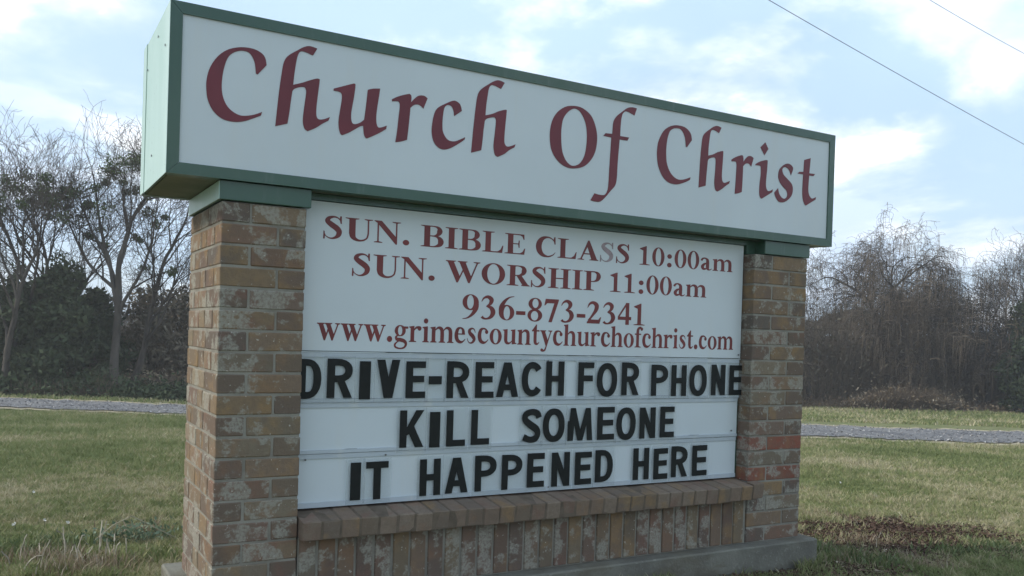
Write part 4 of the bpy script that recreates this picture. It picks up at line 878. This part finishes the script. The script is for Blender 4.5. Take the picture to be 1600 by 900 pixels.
bare_tree('bare_tree', tt(206), 21.8, 6.5, (.26, 0), 41, 'bare tree whose branches reach right under the end of the sign cabinet', GL, TP, 5, .085, (8, (.07, .22), 130))
bare_tree('bare_tree', tt(272), 25.0, 4.3, (.0, 0), 52, 'short twiggy tree just left of the brick pillar', GL, dict(TP, clear=.2, wob=.15), 5, .07)
bare_tree('bare_tree', tt(40), 25.0, 4.4, (.0, 0), 58, 'small far bare tree at left among the cedars', GL, dict(TP, clear=.2, wob=.15), 5, .07)
for k, (px, d_, h_) in enumerate([(420, 26, 5.2), (640, 28, 5.5), (900, 30, 5.8), (1120, 31, 6.2)]):
    bare_tree('bare_tree', tt(px), d_, h_, (0, 0), 60 + k, ['bare tree hidden behind the left half of the message board', 'bare tree hidden behind the middle of the sign', 'bare tree hidden behind the right half of the board', 'bare tree hidden behind the right brick pillar'][k], None, dict(TP, clear=.25), 4, .1)
VP = dict(wob=.20, up=.02, droop=.09, kids=[6, 6, 5, 4, 3], clear=.25, ang=(.5, 1.2), len=(.5, .75))
def vt(px, d, h, lean, seed, label, vines, **k): return bare_tree('vine_covered_tree', tt(px), d, h, (lean, 0), seed, label, GRR, dict(VP, **k), 5, h * .013, (), vines, vl=(.25, 1.1))
vt(1272, 30, 7.4, .0, 71, 'grey vine-hung tree directly behind the right end of the cabinet', 4200, kids=[7, 6, 5, 5, 3], droop=.05)
vt(1338, 31.5, 7.1, .05, 72, 'tallest vine-hung tree right of the sign with arching drooping crown', 2200)
vt(1418, 32.0, 7.3, .02, 83, 'vine-hung tree with a rounded drooping crown, second right of the tallest', 2200, kids=[6, 6, 5, 5, 3])
vt(1452, 31.5, 5.4, .0, 74, 'lower vine-smothered tree just left of the gap of sky', 900)
bare_tree('bare_tree', tt(1545), 30, 4.7, (.18, 0), 75, 'crooked bare tree with a pale leaning trunk right of the gap of sky', GRR, dict(VP, droop=.02), 5, .10, (), 400, vl=(.2, .8))
bare_tree('bare_tree', tt(1630), 31, 6.6, (-.04, 0), 76, 'bare twiggy tree at the right edge with fine pale twigs', GRR, dict(TP, wob=.14, clear=.2, kids=[6, 5, 5, 4, 3]), 5, .09, (), 700)
bare_tree('bare_tree', tt(1680), 31, 6.4, (-.02, 0), 77, 'bare tree just outside the right edge of the view', None, dict(TP, clear=.2), 4, .11)
# cedars
def cedar(t, d, h, w, seed, label, n=9000, mat=None, t0=.4, name='cedar_tree', skew=0.0):
    x, y = site(t, d); z = gz(x, y) - .05; o = tag(empty(name, (x, y, z)), label, 'tree' if name != 'shrub' else 'shrub', 'dark evergreens beyond the road'); r = random.Random(seed)
    v, f = tube([(0, 0, 0), (.03, 0, h * .4), (0, .03, h * .85)], [.1, .07, .02], 6); mesh_obj('trunk', v, f, BARK, o)
    cs = []; m = 46
    for k in range(m):
        s = (k + r.random()) / m; rr = w * (1 - s) ** .65 * (.9 + .35 * math.sin(k * 2.4)); a = r.uniform(0, 6.283); q = rr * math.sqrt(r.uniform(.1, 1))
        c_ = r.uniform(.35, .75) * w * .55; cs.append(((q * math.cos(a), q * math.sin(a), .25 + s * h * .93), (c_, c_, c_ * .8), n // m))
    clump(o, 'crown', cs, 0, .075, mat or EVER, t0); return o
cedar(tt(96), 21.2, 3.0, 1.3, 1, 'broad dark cedar, the largest evergreen left of the sign', 13000)
cedar(tt(22), 20.8, 2.6, 1.1, 2, 'dark cedar at the left edge of the view', 10000)
cedar(tt(150), 22.8, 2.6, 1.1, 3, 'dark evergreen between the broad cedar and the thick pale trunk', 9000)
cedar(tt(-60), 21.0, 3.2, 1.4, 4, 'dark cedar just outside the left edge', 5000)
cedar(tt(58), 23.8, 2.8, 1.3, 8, 'dark evergreen behind the gap of the two big cedars', 8000)
cedar(tt(228), 23.5, 2.7, 1.3, 5, 'dull green bush right of the thick pale trunk', 3000, BRUSH, .4, 'shrub')
cedar(tt(282), 24.5, 2.8, 1.3, 6, 'dull grey-green bush just left of the brick pillar', 3000, BRUSH, .4, 'shrub')
cedar(tt(1606), 28.8, 3.7, 1.1, 7, 'dark evergreen at the right edge of the view', 9000, EVER, .2)
# thickets: masses of fine stems and leaves
def thicket(name, label, t0, t1, d0, d1, hfun, nst, nlf, mat_l, rad=.008, tintc=.5, size=.07, arch=.5):
    r = random.Random(hash(label) & 0xfff if False else len(label)); n = nst; V = []; F = []
    t = RNG.uniform(t0, t1, n); d = RNG.uniform(d0, d1, n); K = 5
    l = t * d; x = CX + FX * d + FY * l; y = CY + FY * d - FX * l; z = gz_np(x, y) - .05; h = np.array([hfun(a) for a in t]) * RNG.uniform(.35, 1.05, n)
    a = RNG.uniform(0, 2 * np.pi, n); out_ = h * arch * RNG.uniform(.1, 1.0, n); S = np.linspace(0, 1, K)
    bend = RNG.uniform(0, 1.0, n)
    pts = np.stack([x[:, None] + (out_ * np.cos(a))[:, None] * S ** 1.6, y[:, None] + (out_ * np.sin(a))[:, None] * S ** 1.6, z[:, None] + h[:, None] * (S - bend[:, None] * .45 * S ** 3) + 0 * S], 2)
    pts += RNG.normal(0, .035, pts.shape) * S[None, :, None]
    rr = (rad * RNG.uniform(.5, 1.8, n))[:, None] * (1 - .75 * S)[None]
    ang = np.array([0, 2.094, 4.189]); ring = np.stack([np.cos(ang), np.sin(ang), 0 * ang], 1)
    V = (pts[:, :, None, :] + rr[:, :, None, None] * ring[None, None]).reshape(-1, 3)
    base = (np.arange(n) * K * 3)[:, None, None] + (np.arange(K - 1) * 3)[None, :, None]; j = np.arange(3)[None, None]; k = (np.arange(3) + 1) % 3; k = k[None, None]
    F = np.stack([base + j, base + k, base + k + 3, base + j + 3], -1).reshape(-1, 4)
    o = fast_mesh(name, V, F, VINE); tag(o, label, None, None, 'stuff')
    if nlf:
        idx = RNG.integers(0, n, nlf); s = RNG.random(nlf); P = pts[idx, (s * (K - 1)).astype(int)] + RNG.normal(0, .22, (nlf, 3)) * np.array([1, 1, .8])
        P[:, 2] = np.maximum(P[:, 2], gz_np(P[:, 0], P[:, 1]) + .02)
        u = RNG.normal(0, 1, (nlf, 3)); u /= np.linalg.norm(u, axis=1)[:, None]; v = np.cross(u, RNG.normal(0, 1, (nlf, 3))); v /= np.linalg.norm(v, axis=1)[:, None]; q = (size * RNG.uniform(.4, 1.5, nlf))[:, None]
        Q = np.stack([P - u * q, P - v * q * .4, P + u * q, P + v * q * .4], 1).reshape(-1, 3); ti = np.clip(tintc + .5 * (vnoise(P[:, 0], P[:, 1] + P[:, 2] * 2, 1.2, 4) - .5) + RNG.normal(0, .15, nlf), 0, 1)
        o2 = fast_mesh('brush_leaves', Q, np.arange(nlf)[:, None] * 4 + np.array([[0, 1, 2, 3]]), mat_l, o, np.repeat(ti, 4)); o2['kind'] = 'stuff'
    return o
wv = lambda t, a, b, s: a + b * (math.sin(t * 31 + s) + math.sin(t * 77 + s * 2)) * .5
thicket('thicket', 'tangled grey-brown brush under the vine-hung trees on the right', .20, .80, 30, 34.5, lambda t: wv(t, 3.3, .9, 1) + (1.1 if t < .43 else 0), 17000, 52000, BRUSH, .008, .45, .07)
thicket('thicket', 'dark undergrowth along the far side of the road on the left', -.72, -.33, 19.6, 21.8, lambda t: wv(t, .62, .2, 2) * (1 if t < -.435 else .2), 6000, 26000, EVER, .007, .30, .06)
thicket('thicket', 'grey-brown brush behind the cedars on the left', -.72, -.30, 23.5, 27, lambda t: wv(t, 3.1 if t < -.43 else 2.5, .7, 3), 6500, 30000, BRUSH, .010, .30, .08)
thicket('thicket', 'brush hidden behind the sign', -.30, .22, 25, 31, lambda t: wv(t, 3.0, .4, 3), 4000, 14000, BRUSH, .012, .3, .09)
thicket('dry_grass_bank', 'pale tan bank of long dead grass at the foot of the thicket on the right', .425, .555, 28.6, 30.2, lambda t: 1.0 * max(.12, 1 - ((t - .49) / .075) ** 2), 9000, 9000, STRAW, .010, .5, .05, .9)
thicket('dry_grass_bank', 'low fringe of dead grass along the right thicket edge', .30, .80, 28.8, 31, lambda t: .4, 9000, 12000, STRAW, .008, .3, .05, .9)
thicket('dry_grass_bank', 'pale dead grass showing between thin stems left of the brick pillar', -.435, -.345, 21.9, 22.6, lambda t: .62, 3000, 3000, STRAW, .010, .55, .05, .6)
# far wood that closes the horizon
n = 60000; t = RNG.uniform(-1.1, 1.2, n); d = RNG.uniform(82, 95, n); l = t * d; x = CX + FX * d + FY * l; y = CY + FY * d - FX * l; top = 6.2 + 1.0 * np.sin(t * 19) + .6 * np.sin(t * 47)
z = gz_np(x, y) + top * RNG.random(n) ** .8; ti = np.clip(.35 + .6 * (vnoise(x, y, 5, 8) - .5) + RNG.normal(0, .15, n), 0, 1)
u = RNG.normal(0, 1, (n, 3)); u /= np.linalg.norm(u, axis=1)[:, None]; v = np.cross(u, RNG.normal(0, 1, (n, 3))); v /= np.linalg.norm(v, axis=1)[:, None]; q = (.32 * RNG.uniform(.5, 1.5, n))[:, None]; P = np.stack([x, y, z], 1)
tag(fast_mesh('distant_wood', np.stack([P - u * q, P - v * q * .5, P + u * q, P + v * q * .5], 1).reshape(-1, 3), np.arange(n)[:, None] * 4 + np.array([[0, 1, 2, 3]]), BRUSH, None, np.repeat(ti, 4)), 'far line of dull winter woodland closing the field', None, None, 'stuff')
# small white gate panel far left under the trees
x, y = site(tt(16), 22.0); o = tag(empty('field_gate', (x, y, gz(x, y))), 'small pale field gate under the trees at the far left', 'gate')
for k in range(4): mesh_obj('rail', [(a * FY + b * FX, -a * FX + b * FY, c) for a, b, c in boxv(-.35, .28, -.02, .02, .55 + k * .17, .59 + k * .17)], BOXF, m_flat('pale_gate_metal', (.55, .56, .55), .5, .4, .05) if k == 3 else bpy.data.materials['dull_screw_steel'], o)
for a0 in (-.37, .29): mesh_obj('post', [(a * FY + b * FX, -a * FX + b * FY, c) for a, b, c in boxv(a0, a0 + .06, -.03, .03, 0, 1.15)], BOXF, BARK, o)

# ------------------------------------------------------------------ overhead cables
def cable(pts_px, d0, d1, label, rad):
    P = []
    for (px, py), d in zip(pts_px, (d0, d1)):
        t = tt(px - .031 * (521 - py)); x, y = site(t, d); z = CZ + ((521 + .031 * (px - 764)) - py) / 1343.3 * d; P.append(Vector((x, y, z)))
    a, b = P; D = b - a; pts = []
    for i in range(41):
        s = -1.0 + 3.0 * i / 40; q = a + D * s; sag = .10 * (s - .5) ** 2; pts.append((q.x, q.y, q.z + sag - .025))
    v, f = tube(pts, [rad] * len(pts), 6); tag(fast_mesh('overhead_cable', v, np.array(f), WIRE), label, 'cable', 'overhead cables crossing the sky at the top right')
cable([(1197, 0), (1600, 227)], 20, 26, 'lower and longer overhead cable crossing the sky right of the sign', .0085)
cable([(1448, 0), (1600, 86)], 24, 27.5, 'upper overhead cable cutting the top right corner', .0080)

# ------------------------------------------------------------------ thin veil volume, added to imitate veiling lens flare
mh = bpy.data.materials.new('flare_veil'); mh.use_nodes = True; mh.node_tree.nodes.clear()
ho = mh.node_tree.nodes.new('ShaderNodeOutputMaterial'); pv = mh.node_tree.nodes.new('ShaderNodeVolumePrincipled')
pv.inputs['Color'].default_value = (0.93, 0.93, 0.92, 1); pv.inputs['Density'].default_value = 0.0024; pv.inputs['Anisotropy'].default_value = 0.3
mh.node_tree.links.new(pv.outputs[0], ho.inputs['Volume'])
tag(mesh_obj('flare_veil', boxv(-185, 190, -185, 190, -5.5, 24), BOXF, mh), 'thin pale veil added over the field to imitate lens flare', None, None, 'stuff')
